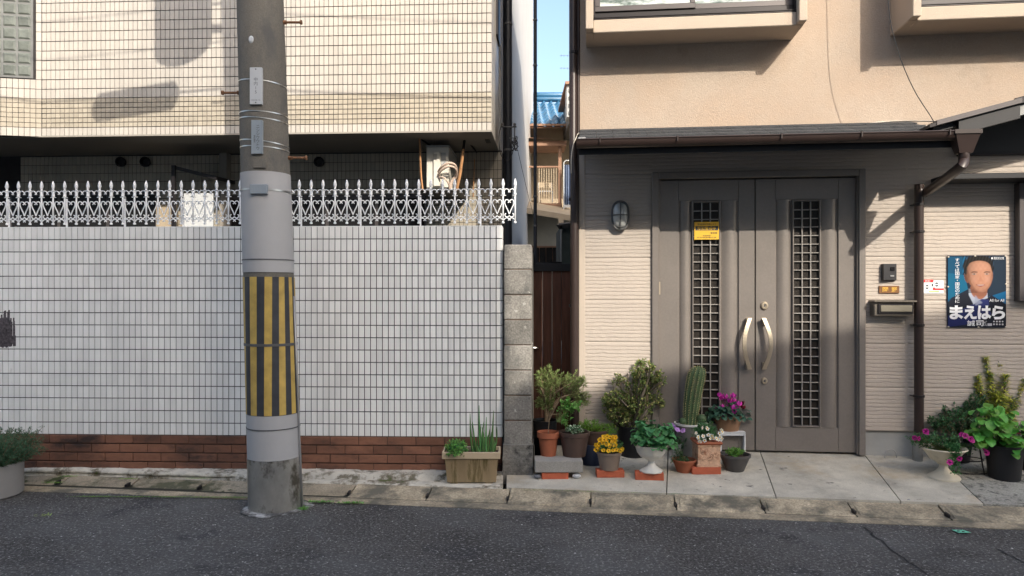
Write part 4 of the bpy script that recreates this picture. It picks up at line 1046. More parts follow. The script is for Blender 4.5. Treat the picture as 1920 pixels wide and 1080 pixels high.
# yellow notice on the left lattice
yn = thing('yellow_notice', 'yellow security notice stuck on the lattice of the left door leaf', 'sign', on(1325, 432.5, .005), rz)
k3 = 6.15/F
put('sheet', MB().box(-22.5*k3,22.5*k3,0,.002,-16.5*k3,16.5*k3), A['yellow'], yn); put('black_band', MB().box(-20.5*k3,21*k3,-.001,0,.5*k3,8.5*k3), A['ink'], yn)
text('防犯警戒中', .03, 0, -.0016, 4.5*k3, A['yellow'], yn, fit=33*k3, fith=6.2*k3, bold=.0003)
text('警報装置が作動します', .01, 0, -.0012, 12*k3, A['ink'], yn, fit=34*k3, fith=3.2*k3); text('警察署', .01, 13*k3, -.0012, -4.5*k3, A['ink'], yn, fit=12*k3, fith=3.2*k3)
text('・京都府警察・', .01, 0, -.0012, -9.5*k3, A['ink'], yn, fit=18*k3, fith=2.6*k3); text('防犯協会連合会', .01, 0, -.0012, -12.8*k3, A['ink'], yn, fit=36*k3, fith=2.4*k3)

# ------------------------------------------------------------------ poster
ps = thing('poster', 'blue campaign poster with a smiling man in a dark suit on the siding', 'poster', on(1831, 546.5, .012), rz)
k4 = 5.93/F; PW, PH = 51.5*k4, 67.5*k4
def flat(c, rough=.6): 
    key = 'p'+str(c); 
    if key not in A: A[key] = mat('print_ink', tuple(v*.90 for v in c), rough, .04, 20, spec=.2)
    return A[key]
put('panel', MB().cbox(-PW, PW, -.002, .004, -PH, PH, .001), flat((.01,.015,.035)), ps)
# poster drawing coordinates: crop pixels (864x1080) of the photographed poster
def pc(x, y): return ((x-450)/7.2*k4, (550-y)/7.2*k4)
lay = [0]
NXP, NYP = 120, 156
gx, gy = np.meshgrid(np.linspace(83, 820, NXP), np.linspace(74, 1032, NYP))
canvas = np.zeros((NYP, NXP, 3)); canvas[:] = (.008,.02,.045)
def shape(pts, c, name='', sm=True, soft=None):
    P = np.array(pts, float)
    if sm:
        n = len(P); out = []
        for i in range(n):
            p0,p1,p2,p3 = P[i-1],P[i],P[(i+1)%n],P[(i+2)%n]
            for j in range(4):
                t = j/4; out.append(.5*((2*p1)+(p2-p0)*t+(2*p0-5*p1+4*p2-p3)*t*t+(3*p1-p0-3*p2+p3)*t**3))
        P = np.array(out)
    soft = soft or (22 if name in ('face_shade','cheek','forehead','nose','chin') else 12 if name in ('face','hair','ear','eyebrow','mouth') else 7)
    d = np.full(gx.shape, 1e9); ins = np.zeros(gx.shape, bool); n = len(P)
    for i in range(n):
        a, b = P[i], P[(i+1)%n]; e = b-a; L2 = max(1e-9, (e**2).sum())
        t = np.clip(((gx-a[0])*e[0]+(gy-a[1])*e[1])/L2, 0, 1)
        d = np.minimum(d, np.hypot(gx-a[0]-t*e[0], gy-a[1]-t*e[1]))
        if a[1] != b[1]: ins ^= ((a[1] > gy) != (b[1] > gy)) & (gx < (b[0]-a[0])*(gy-a[1])/(b[1]-a[1])+a[0])
    m = np.clip(.5+np.where(ins, d, -d)/soft, 0, 1); m = m*m*(3-2*m)
    if name in ('face_shade','cheek','forehead','nose','chin'): m = m*.75
    canvas[:] = canvas*(1-m[...,None]) + np.array(c)*m[...,None]
shape([(85,80),(330,80),(300,400),(85,700)], (.0,.10,.22), sm=False)
shape([(85,300),(300,330),(340,520),(85,660)], (.0,.17,.33), sm=False)
shape([(600,80),(818,80),(818,560),(600,610)], (.012,.035,.07), sm=False)
shape([(818,545),(818,720),(590,720),(600,620)], (.0,.16,.38), sm=False)
shape([(85,690),(180,640),(330,560),(480,720),(640,600),(818,720),(818,1026),(85,1026)], (.010,.014,.030), 'suit', sm=False)
shape([(85,880),(400,720),(560,690),(640,860),(300,1000),(85,1026)], (.018,.03,.16), sm=False)
shape([(345,510),(585,570),(590,640),(470,680),(410,725),(350,600)], (.60,.66,.80), 'collar', sm=False)
shape([(380,470),(560,480),(575,590),(495,655),(395,600)], (.50,.20,.12), 'neck')
shape([(470,670),(520,650),(600,660),(610,740),(430,740)], (.03,.045,.22), 'tie', sm=False)
shape([(290,330),(312,300),(335,350),(345,430),(310,410)], (.55,.22,.13), 'ear')
shape([(330,210),(360,150),(460,115),(570,130),(635,190),(650,300),(648,380),(615,480),(560,545),(500,560),(420,520),(355,430),(328,330)], (.68,.33,.21), 'face')
shape([(300,320),(282,230),(300,140),(370,90),(470,72),(560,78),(630,120),(655,190),(652,300),(635,250),(615,190),(560,150),(470,138),(390,155),(350,190),(332,260),(325,320)], (.014,.012,.012), 'hair')
shape([(330,260),(352,300),(370,400),(420,500),(480,550),(430,530),(355,435),(328,335)], (.46,.19,.115), 'face_shade')
shape([(648,300),(646,380),(614,478),(565,540),(520,556),(585,500),(618,420),(630,330)], (.55,.25,.155), 'face_shade')
shape([(380,345),(430,350),(450,385),(430,430),(390,410)], (.74,.37,.25), 'cheek')
shape([(555,345),(600,345),(618,380),(590,425),(556,410)], (.76,.39,.27), 'cheek')
shape([(350,200),(420,170),(520,165),(600,200),(600,250),(350,260)], (.74,.38,.25), 'forehead')
for x0 in (385, 545):
    shape([(x0-8,298),(x0+20,282),(x0+70,286),(x0+74,294),(x0+25,294)], (.03,.02,.02), 'eyebrow')
    shape([(x0,316),(x0+30,306),(x0+64,316),(x0+32,326)], (.50,.42,.38), 'eye')
    shape([(x0+22,312),(x0+34,308),(x0+44,313),(x0+34,324)], (.02,.015,.015), 'eye')
shape([(495,320),(515,380),(530,405),(500,418),(470,408),(480,385)], (.60,.26,.16), 'nose')
shape([(440,455),(490,458),(550,455),(545,470),(500,488),(460,475)], (.42,.12,.10), 'mouth')
shape([(455,460),(540,459),(530,468),(480,470)], (.70,.60,.55), 'teeth')
shape([(400,500),(500,545),(590,490),(560,540),(500,562),(430,528)], (.56,.25,.16), 'chin')
shape([(430,600),(470,650),(520,700),(480,720),(430,730)], (.45,.50,.66), 'face_shade')
shape([(400,520),(480,565),(560,560),(575,600),(480,620),(400,580)], (.36,.14,.085), 'face_shade')
fm = np.exp(-(((gx-500)/150)**4+((gy-340)/230)**4)); sk = (canvas[...,0] > .3) & (gy < 570) & (gx > 280) & (gx < 665)
sh_ = 1.12-.42*((gx-520)/150)**2-.30*np.clip((gy-430)/130,0,1)-.12*np.clip((260-gy)/120,0,1)
sh_ += .05*np.sin(gx*.11)*np.sin(gy*.07)
canvas[sk] *= np.clip(sh_,.30,1.2)[sk][:,None]
hr = (canvas[...,0] < .03) & (gy < 330) & (gx > 270) & (gx < 670); canvas[hr] *= (1+.9*np.sin(gx*.16+gy*.05))[hr][:,None]
grd = MB(); V = []
for j in range(NYP):
    for i in range(NXP): x_, z_ = pc(gx[j,i], gy[j,i]); V.append((x_, -.0028, z_))
grd.add(V, [((j+1)*NXP+i, (j+1)*NXP+i+1, j*NXP+i+1, j*NXP+i) for j in range(NYP-1) for i in range(NXP-1)])
gme = grd.mesh('print'); ca_ = gme.color_attributes.new('ink', 'FLOAT_COLOR', 'POINT')
cc = np.ones((NYP*NXP, 4), np.float32); cc[:, :3] = canvas.reshape(-1, 3)*.55; ca_.data.foreach_set('color', cc.ravel())
mm_ = bpy.data.materials.new('printed_sheet'); mm_.use_nodes = True; at_ = mm_.node_tree.nodes.new('ShaderNodeAttribute'); at_.attribute_name = 'ink'
pb = mm_.node_tree.nodes['Principled BSDF']; pb.inputs['Roughness'].default_value = .55; pb.inputs['Specular IOR Level'].default_value = .2; mm_.node_tree.links.new(at_.outputs['Color'], pb.inputs['Base Color'])
put('print', gme, mm_, ps); lay[0] = 5
def ptext(s, x0, y0, x1, y1, c=(.88,.89,.92), bold=0):
    lay[0] += 1; a, b = pc(x0, y0); a2, b2 = pc(x1, y1)
    text(s, .05, (a+a2)/2, -.0024-.00012*lay[0], (b+b2)/2, flat(c), ps, fit=a2-a, fith=b-b2, bold=bold)
for i, chh in enumerate('まえはら'):
    xs_ = [(105,278),(285,450),(462,632),(640,808)][i]; ptext(chh, xs_[0], 738, xs_[1], 925, bold=.0022)
ptext('誠', 330, 938, 428, 1015, bold=.0005); ptext('司', 440, 938, 535, 1015, bold=.0005)
ptext('せいじ', 545, 940, 575, 1015); ptext('▬▬▬', 585, 978, 640, 1012, (.45,.45,.5))
for i in range(2):
    for j in range(4): lay[0] += 0; ptext('■' if (i+j) % 3 else '●', 655+36*j, 942+38*i, 677+36*j, 962+38*i, (.5,.5,.52))
v = 'すべては国家・国民のために'
for i, chh in enumerate(v): ptext(chh, 176, 105+46.2*i, 228, 146+46.2*i) if chh != '・' else ptext('●', 196, 105+46.2*i+12, 210, 119+46.2*i+8)
ptext('All for All', 608, 650, 792, 688); ptext('● 国民民主党', 630, 88, 790, 122)
for x,y in ((90,85),(430,72),(812,75),(85,485),(818,450),(90,1026),(470,1032),(815,1026)):
    a,b = pc(x,y); vv = MB().lathe([(.007,0),(.007,.003),(.004,.005),(0,.005)], 12)
    put('tack', MB().add([(p[0]+a, -p[2]-.003, p[1]+b) for p in vv.v], vv.f), A['cable'], ps)

# ------------------------------------------------------------------ utility pole
PD = 5.12
b0 = Pt(517.5, 0, PD); lean = Vector((-.031, 0, 1))
po = thing('utility_pole', 'leaning concrete utility pole wrapped with a yellow and black striped sheet', 'utility pole', (b0.x, PD, 0))
def pr_(z): return .181 - z/165*1.0
def seg(z0_, z1, extra, m, name, n=48, close=False, **kw):
    mb = MB(); V = []; ks = 6
    for j in range(ks+1):
        z = z0_+(z1-z0_)*j/ks; r_ = pr_(z)+extra
        for i in range(n): t = 2*math.pi*i/n; V.append((lean.x*z+r_*math.cos(t), r_*math.sin(t), z))
    mb.add(V, [(j*n+i, j*n+(i+1)%n, (j+1)*n+(i+1)%n, (j+1)*n+i) for j in range(ks) for i in range(n)] + [tuple(ks*n+i for i in range(n)), tuple(range(n-1,-1,-1))])
    return put(name, mb, m, po, smooth=True, edge=40, **kw)
PZ = lambda y, D=PD-.17: H+(HY-y)/F*D
seg(-.05, 10.5, 0, A['pole'], 'shaft')
seg(PZ(510), PZ(320), .004, A['wrap'], 'grey_wrap')
seg(PZ(865), PZ(781), .004, A['wrap'], 'grey_wrap')
so = seg(PZ(780), PZ(519), .005, A['stripes'], 'striped_sheet')
seg(.0, PZ(865.5), .006, A['guard'], 'metal_guard')
seg(PZ(650), PZ(645), .008, A['bandk'], 'band'); seg(PZ(487), PZ(485), .007, A['bandk'], 'band'); seg(PZ(808), PZ(806), .007, A['bandk'], 'band')
def tband(z, tilt, m, w_=.007, e=.004):
    mb = MB(); n = 48; V = []
    for zz in (-w_/2, w_/2):
        for i in range(n):
            t = 2*math.pi*i/n; r_ = pr_(z)+e; V.append((lean.x*z+r_*math.cos(t), r_*math.sin(t), z+zz-tilt*math.cos(t)))
    mb.add(V, [(i,(i+1)%n,n+(i+1)%n,n+i) for i in range(n)]); put('steel_band', mb, m, po, smooth=True)
for y, t in ((148,.012),(207,.006),(219,.012),(262,.018),(273,.008)): tband(PZ(y), t, A['band'])
tband(PZ(354), .004, A['band'], .011, .008)
def bolt(px0, px1, y, s):
    z = PZ(y, PD); cx = lean.x*z; x0 = cx+s*pr_(z)*.95; x1 = cx+s*(pr_(z)+.125)
    put('step_bolt', MB().tube([(x0,0,z),(x1,0,z)], .009, 8).tube([(x1-s*.006,0,z),(x1+s*.006,0,z)], .017, 8).tube([(x0,0,z),(x0+s*.03,0,z)], .015, 6), A['rust'], po, smooth=True, edge=40)
bolt(533,568,42,1); bolt(420,453,174,-1); bolt(545,580,296,1)
for z in (4.4,5.4,6.4,7.4,8.4):
    for s in (1,-1):
        x0 = lean.x*(z+.5*(s<0)); put('step_bolt', MB().tube([(x0,0,z+.5*(s<0)),(x0+s*.29,0,z+.5*(s<0))], .009, 8), A['rust'], po)
yF = lambda z: -pr_(z)
def pplate(x0, x1, y0, y1, m, name, off=.012):
    z0_, z1 = PZ(y1), PZ(y0); zc = (z0_+z1)/2; s = (PD-.19)/F
    xa, xb = (x0-960)*s-b0.x, (x1-960)*s-b0.x; xm = (xa+xb)/2-lean.x*zc
    yy = -math.sqrt(max(0,pr_(zc)**2-xm*xm))
    o = put(name, MB().cbox(xa, xb, yy-off-.004, yy-off+.004 if off<.01 else yy+.01, z0_, z1, .002), m, po); return o, (xa+xb)/2, yy-off-.0048, z0_, z1
o, x, y, z0_, z1 = pplate(467, 490, 127, 196, A['plate'], 'number_plate')
text('中内15', .030, x, y, z1-.085, A['inkg'], o, vertical=True, gap=.95)
for zz in (z1-.012, z0_+.012): put('rivet', MB().cbox(x-.004,x+.004,y-.001,y+.001,zz-.004,zz+.004,.001), A['ink'], o)
text('2018.12', .012, x, y, z0_+.028, A['inkg'], o, fit=.06, fith=.010)
o, x, y, z0_, z1 = pplate(470, 491, 226, 289, A['plateg'], 'name_plate')
text('ニシシウウトウ', .027, x+.008, y, z1-.045, A['ink'], o, vertical=True, gap=.93)
text('電柱番号', .014, x-.015, y, z1-.11, A['ink'], o, vertical=True, gap=.95)
pplate(473, 497, 300, 315, A['pole'], 'patch', .006)
pplate(468, 500, 346, 364, A['plateg'], 'band_tag', .018)
put('knob', MB().add([(v[0]*.9+(468-960)*(PD-.19)/F-b0.x, -pr_(3.1)*.93-v[2], v[1]*1.3+PZ(73)) for v in MB().lathe([(.02,0),(.02,.01),(.012,.016),(0,.016)],14).v], MB().lathe([(.02,0),(.02,.01),(.012,.016),(0,.016)],14).f), A['plate'], po)
# conduit hugging the right side
P = [(.190+lean.x*z-z*.006, -.02, z) for z in (0,.4,.9,1.5)]
put('conduit', MB().tube(P, .008, 8), A['alu'], po, smooth=True)
mb = MB().lathe([(.245,.003),(.215,.008),(.185,.011),(.17,.012)], 40, rmod=lambda t,z: 1+.06*math.sin(3*t+1)+.03*math.sin(7*t))
put('collar', mb, mat('cement_smear', (.085,.082,.078), .9, .2, 20, fine=.5, fs=75, stain=((.42,.42,.41),(.46,.60),9)), po, smooth=True)
# overhead equipment (above the frame; their shadows fall on the tiled facade)
tf = thing('pole_transformer', 'grey transformer can hung on the utility pole above the street', 'transformer', (-2.36, 5.0, 5.50))
put('tank', MB().lathe([(.0,0),(.24,.02),(.27,.05),(.27,.72),(.25,.76),(0,.80)], 28), A['found'], tf, smooth=True, edge=40)
put('bracket', MB().cbox(.2,.46,-.03,.03,.2,.26,.005).cbox(.2,.46,-.03,.03,.55,.61,.005), A['alu'], tf)
for x in (-.12,0,.12): put('bushing', MB().lathe([(.03,0),(.045,.03),(.03,.06),(.045,.09),(.02,.12)], 12, (x,0,.78)), A['plate'], tf)
cl = thing('cable_closure', 'black splice closure hanging on the overhead cable left of the pole', 'cable box', (-2.83, 4.95, 5.06), 0)
put('shell', MB().tube([(-.42,0,-.045),(-.38,0,-.042),(.38,0,.042),(.42,0,.045)], [.07,.125,.125,.07], 18), A['cableb'], cl, smooth=True)
cs = [((-14,5.05,5.55),(-1.85,4.95,5.15),.010), ((-14,5.2,6.3),(-1.85,5.0,6.0),.006), ((-14,5.1,6.0),(-1.85,5.0,5.6),.006), ((-1.85,4.95,5.15),(14,3.1,5.7),.010), ((-1.85,5.0,5.9),(14,3.2,6.5),.007), ((-1.8,5,6.6),(14,3.0,7.0),.006),((-14,5.1,7.2),(-1.8,5.0,6.9),.006)]
oc = thing('overhead_cables', 'black overhead cables strung from the utility pole along the street', 'cables')
for a,b,r_ in cs:
    a, b = Vector(a), Vector(b); P = [a.lerp(b,t/16)-Vector((0,0,.9*(t/16)*(1-t/16)*(1 if r_ > .009 else 1.4))) for t in range(17)]
    put('cable', MB().tube(P, r_, 6), A['cableb'], oc)
# ------------------------------------------------------------------ opposite side of the street (behind the camera): shades the lower walls
YB = -5.0
ob = thing('opposite_apartment', 'tall pale apartment block standing behind the viewer across the street', 'building', (0,0,0))
put('wall', MB().box(-26, 4.50, YB-8, YB, 0, 10.25), A['opp'], ob)
for i in range(9):
    for j in range(3):
        wn = put('window', MB().cbox(-22+2.7*i, -20.6+2.7*i, YB, YB+.04, 1+3.1*j, 2.4+3.1*j, .005), A['alu'], ob)
        put('pane', MB().box(-21.95+2.7*i, -20.65+2.7*i, YB+.041, YB+.045, 1.05+3.1*j, 2.35+3.1*j), A['glassdark'], wn)
o2 = thing('opposite_house', 'pale sloping roofed house standing behind the viewer across the street', 'house', (0,0,0))
pts = [(4.60,0),(4.60,7.75),(5.47,8.0),(7.14,8.36),(8.7,8.55),(12.5,9.1),(16.5,8.4),(16.5,0)]
put('wall', MB().prism(pts, YB, YB-9), A['opp'], o2, fix=True)
for i in range(4): 
    wn = put('window', MB().cbox(5.5+2.6*i, 7.0+2.6*i, YB, YB+.04, 4.6, 5.8, .005), A['alu'], o2); put('pane', MB().box(5.55+2.6*i, 6.95+2.6*i, YB+.041, YB+.045, 4.65, 5.75), A['glassdark'], wn)

# ------------------------------------------------------------------ pots and plants
class Spot:
    """where a pot stands: px = centre column, py = its front-bottom row in the photograph"""
    def __init__(s, px, py, z=None, D=None, r=0):
        zz = z if z is not None else .12
        for _ in range(6):
            d = D or F*(H-zz)/(py-HY); x = (px-960)/F*d
            if z is None: zz = az(x, d)
        s.D = d + r; s.z = zz; s.x = (px-960)/F*s.D; s.px = px; s.k = s.D/F
        s.loc = (s.x, s.D, s.z)
    def L(s, px, py, dy=0): return Vector(((px-s.px)*(s.D+dy)/F, dy, H+(HY-py)/F*(s.D+dy)-s.z))
def potl(prof, r0, r1, h, lip=.008, t=.006):
    return [(r0,0),(r1-.004,h-lip*2.2),(r1+lip*.3,h-lip*2),(r1+lip*.4,h),(r1-t,h),(r1-t-.004,h-.02)]
def make_pot(th, r0, r1, h, m, soil='soil', lip=.008, n=32, name='pot', profile=None):
    mb = MB().lathe(profile or potl(None, r0, r1, h, lip), n); put(name, mb, m, th, smooth=True, edge=35)
    put('soil', MB().lathe([(0,h-.03),(r1*.5,h-.022),(r1-.008,h-.03)], 20), A[soil], th, smooth=True)
def rv(rr, s=1): return Vector((rr.gauss(0,s), rr.gauss(0,s), rr.gauss(0,s)))
def inell(rr, c, r):
    while True:
        q = Vector((rr.uniform(-1,1), rr.uniform(-1,1), rr.uniform(-1,1)))
        if q.length < 1: return Vector((c[0]+q.x*r[0], c[1]+q.y*r[1], c[2]+q.z*r[2]))
def bush(th, seed, base, blobs, nb, per, L, W, m, stemm='stem', sr=.004, droop=0, upb=.3, seg=1, mix=None, name='foliage', spread=None, along=.5, minz=None, twig=None):
    """branches from base to points spread through the blobs, leaves set along their outer part"""
    rr = random.Random(seed); br = MB(); fo = MB(); fo2 = MB()
    wts = [b[2] for b in blobs]
    for _ in range(nb):
        c, r, wt = rr.choices(blobs, wts)[0]
        tip = inell(rr, c, r); b0_ = Vector(base)+Vector((rr.uniform(-.01,.01), rr.uniform(-.01,.01), 0))
        if twig and (b0_-tip).length > twig: b0_ = tip+((b0_-tip).normalized()+rv(rr,.25))*twig
        mid = b0_.lerp(tip, .5)+Vector((rr.uniform(-.03,.03), rr.uniform(-.03,.03), rr.uniform(-.02,.05)))*min(1,(tip-b0_).length*4)
        P = smooth_path([b0_, mid, tip], 4)
        if sr: br.tube(P, [sr*(1-.75*i/(len(P)-1)) for i in range(len(P))], 5, False)
        for k in range(per):
            t = 1-along*rr.random()**1.2; i = min(len(P)-2, int(t*(len(P)-1))); fr_ = t*(len(P)-1)-i
            p = P[i].lerp(P[i+1], fr_); ax = (P[i+1]-P[i]).normalized()
            d = (ax*upb + rv(rr,.6).normalized() + Vector((0,0,.15-droop))).normalized()
            if minz is not None and p.z < minz: continue
            s = rr.uniform(.65,1.2); (fo2 if mix and rr.random() < mix[1] else fo).leaf(p, d, Vector((0,0,1))+rv(rr,.4), L*s, W*s, .2, seg)
    if sr: put('stems', br, A[stemm], th, kind='stuff')
    put(name, fo, m, th, kind='stuff')
    if fo2.v: put(name, fo2, mix[0], th, kind='stuff')
def flower_mesh(kind):
    mb = MB()
    if kind == 'pansy':
        for a,s in ((.3,1.05),(2.84,1.05),(1.57,1.0),(3.9,1.0),(5.5,1.0)):
            mb2 = MB(); n = 7; c = Vector((math.cos(a),0,math.sin(a)))*.0105*s
            V = [(c.x*.3,-.001,c.z*.3)]+[(c.x+.010*s*math.cos(2*math.pi*i/n), -.003+.002*math.sin(i*2.3), c.z+.010*s*math.sin(2*math.pi*i/n)) for i in range(n)]
            mb.add(V, [(0,i+1,(i+1)%n+1) for i in range(n)])
    if kind == 'daisy':
        for i in range(5):
            a = 2*math.pi*i/5; c = Vector((math.cos(a),0,math.sin(a)))
            mb.leaf((0,0,0), (c.x,-.25,c.z), (0,-1,0), .013, .011, .1, 3)
    if kind == 'cyclamen':
        for i in range(5):
            a = 2*math.pi*i/5; mb.leaf((.003*math.cos(a),.003*math.sin(a),0), (.45*math.cos(a),.45*math.sin(a),1), (math.cos(a),math.sin(a),.2), .034, .021, .2, 3)
    if kind == 'petunia':
        n = 15; V = [(0,.012,0)]
        for j,(r_,y) in enumerate(((.007,.004),(.017,-.004),(.021,-.003))):
            for i in range(n): a = 2*math.pi*i/n; q = r_*(1+.10*math.cos(5*a)); V.append((q*math.cos(a), y+.002*math.cos(5*a), q*math.sin(a)))
        mb.add(V, [(0,i+1,(i+1)%n+1) for i in range(n)] + [(1+j*n+i,1+j*n+(i+1)%n,1+(j+1)*n+(i+1)%n,1+(j+1)*n+i) for j in range(2) for i in range(n)])
    return mb.mesh('flower', kind != 'pansy')
FM = {}
def flowers(th, kind, m, pts, seed, eye=None, size=1, up=False, jit=.5):
    key = (kind, m.name)
    if key not in FM:
        me = flower_mesh(kind); me.materials.append(m); FM[key] = me
    rr = random.Random(seed)
    for p in pts:
        o = put('flower', FM[key], None, th, loc=p, rot=(rr.uniform(-jit,jit)-.2*(not up), rr.uniform(-.6,.6), rr.uniform(-.7,.7))); s = size*rr.uniform(.85,1.15); o.scale = (s,s,s)
        if eye:
            if eye.name not in FM:
                em = MB().lathe([(.0045,0),(.003,.0015),(0,.002)], 7); em = MB().add([(a,-c,b) for a,b,c in em.v], em.f).mesh('flower_eye'); em.materials.append(eye); FM[eye.name] = em
            e = put('flower_eye', FM[eye.name], None, o, loc=(0,-.0035,0))
def big_leaves(th, m, items, L, W, seed, name='leaf', notch=False):
    me = MB().leaf((0,0,0),(0,1,0),(0,0,1),1,W/L,.14,3).mesh(name, True); me.materials.append(m); rr = random.Random(seed)
    for p, d in items:
        q = Vector(d).normalized().to_track_quat('Y','Z'); s = L*rr.uniform(.75,1.2)
        o = put(name, me, None, th, loc=p); o.rotation_euler = (q @ Matrix.Rotation(rr.uniform(-.4,.4),3,'Y').to_quaternion()).to_euler(); o.scale = (s,s,s)
PG = 'potted plants standing outside the house'
def plant(name, label, sp, cat='potted plant', rz_=0): return thing(name, label, cat, sp.loc, rz_, PG)
def brick_at(px, py, wpx, label, ang=0, z=None):
    s = Spot(px, py, z); w_ = wpx*s.k/2
    b = put('red_brick', MB().cbox(-w_, w_, 0, .10, 0, .055, .003), A['redbrick'], None, loc=s.loc, rot=(0,0,ang)); tag(b, label, 'brick', 'loose red bricks under pots'); return s

# slab bench on a brick and two pebbles
bs_ = brick_at(1041, 899, 50, 'red brick carrying the grey slab between two pebbles')
sb = Spot(1048, 883, z=bs_.z+.055, D=bs_.D-.012); zt2 = sb.z+.095
tag(put('concrete_slab', MB().cbox(-45*sb.k, 45*sb.k, 0, .19, 0, .09, .004), A['plank'], None, loc=sb.loc), 'grey concrete slab used as a bench for two pots', 'slab')
for px, mt, lb, rr_ in ((1008,'stoned','dark grey pebble propping the left end of the grey slab',.028),(1081,'stone','white pebble propping the right end of the grey slab',.035)):
    v = MB().lathe([(0,-.6)]+[(math.sin(a/8*math.pi), -math.cos(a/8*math.pi)*.6) for a in range(1,8)]+[(0,.6)], 18)
    tag(put('pebble', MB().add([(x*rr_,y*rr_*.8,z*rr_+.6*rr_+.004) for x,y,z in v.v], v.f), A[mt], None, smooth=True, loc=(Pt(px,0,bs_.D+.02).x, bs_.D+.02, bs_.z-.002)), lb, 'stone')
zs2 = sb.z+.09
# seedling in terracotta
s = Spot(1028, 856, z=zs2, r=.05); p = plant('potted_plant', 'small terracotta pot with a single leafy seedling on the grey slab', s)
k = s.k; make_pot(p, 14*k, 20*k, 44*k, A['terra'])
put('pot_rim', MB().lathe([(19*k,33*k),(20.8*k,34*k),(21*k,44.3*k),(19.5*k,44.3*k)],32), A['terra'], p, smooth=True, edge=35)
tip = s.L(1070, 755, .02); put('stem', MB().tube(smooth_path([(0,0,40*k), s.L(1032,780,0), s.L(1050,775,.01), tip]), .0035, 6), A['stem'], p)
bush(p, 61, s.L(1045,790), [(s.L(1076,765), (.06,.05,.05), 2), (s.L(1062,790), (.06,.05,.06), 2), (s.L(1060,750), (.04,.04,.04), 1)], 26, 5, .040, .028, A['l_bright'], 'stemg', .002, seg=3)
# brown pot, variegated
s = Spot(1077, 858, z=zs2, r=.075); p = plant('potted_plant', 'dark brown pot with low white flecked leaves on the grey slab', s); k = s.k
make_pot(p, 21*k, 28*k, 45*k, A['brownpot'], lip=.014)
bush(p, 62, (0,0,40*k), [((0,0,50*k),(20*k,20*k,8*k),1)], 90, 8, .014, .010, A['l_ger'], 'stemg', 0, mix=(A['l_varieg'],.45), along=.35)
# needle bush in dark pot behind
s = Spot(1022, 856, z=.15, D=5.95); k = s.k; p = plant('potted_bush', 'needle leaved bush with bare woody branches in a dark pot behind the grey slab', s)
ph = s.L(1024,787).z; make_pot(p, 19*k, 23*k, ph, A['blackpot'], 'gravel')
base = (.01,0,ph-.03)
tr = MB()
for e in (((1035,745),(1060,725),(1085,712)), ((1020,740),(1008,720),(1015,700)), ((1040,755),(1062,742),(1092,738)), ((1032,735),(1035,710),(1030,690)), ((1048,750),(1070,738),(1075,700))):
    P = smooth_path([Vector(base)]+[s.L(x,y, random.Random(x).uniform(-.05,.05)) for x,y in e],4); tr.tube(P, [.014*(1-.8*i/(len(P)-1)) for i in range(len(P))], 7, False)
put('branches', tr, A['stem'], p, smooth=True)
bush(p, 63, s.L(1036,760), [(s.L(1030,715),(30*k,.10,30*k),4),(s.L(1080,720),(24*k,.10,26*k),3.2),(s.L(1098,748),(13*k,.06,14*k),1.2),(s.L(1022,752),(22*k,.08,18*k),2)], 230, 34, .030, .0048, A['l_rose'], 'stem', .0018, upb=1.1, along=.8, twig=.09)
# moss plant on brown pot over navy pot
s = Spot(1110, 872, r=.08); k = s.k; nv = thing('navy_pot', 'dark navy pot standing upside down under the mossy plant', 'pot', s.loc)
put('pot', MB().lathe([(26*k,0),(24*k,30*k),(22*k,36*k),(0,36*k)],28), A['navypot'], nv, smooth=True, edge=35)
s2 = Spot(1113, 840, z=s.z+36*k, D=s.D+.02); k = s2.k; p = plant('potted_plant', 'mossy mound of fine green leaves in a brown pot between the bushes', s2)
make_pot(p, 20*k, 27*k, 26*k, A['brownpot'])
bush(p, 64, (0,0,10*k), [(s2.L(1105,797),(24*k,.09,12*k),3),(s2.L(1138,806),(22*k,.09,12*k),2.5)], 260, 12, .016, .004, A['l_moss'], 'stemg', 0, upb=.9, along=.3)
# pansies
bs_ = brick_at(1145, 896, 52, 'red brick under the taupe pot of orange pansies', .0)
s = Spot(1142, 883, z=bs_.z+.055, D=bs_.D+.055); k = s.k; p = plant('potted_pansies', 'taupe pot of orange yellow pansies standing on a brick', s)
make_pot(p, 17*k, 23*k, 33*k, A['taupe'])
bush(p, 65, (0,0,30*k), [((0,0,44*k),(26*k,24*k,14*k),1)], 170, 9, .022, .012, A['l_ger'], 'stemg', .001)
rr = random.Random(9)
fp = []
while len(fp) < 27:
    a = rr.uniform(-1,1); zz = rr.uniform(0,1); rad = math.sqrt(max(0,1-a*a)); q = Vector((a*25*k, -rad*22*k*(1-.5*zz), (36+28*zz*math.sqrt(max(0,1-a*a*.6)))*k))
    if all((q-o).length > .017 for o in fp): fp.append(q)
flowers(p, 'pansy', A['fl_or'], fp, 1, A['fl_eye'], 1.0, jit=.3)
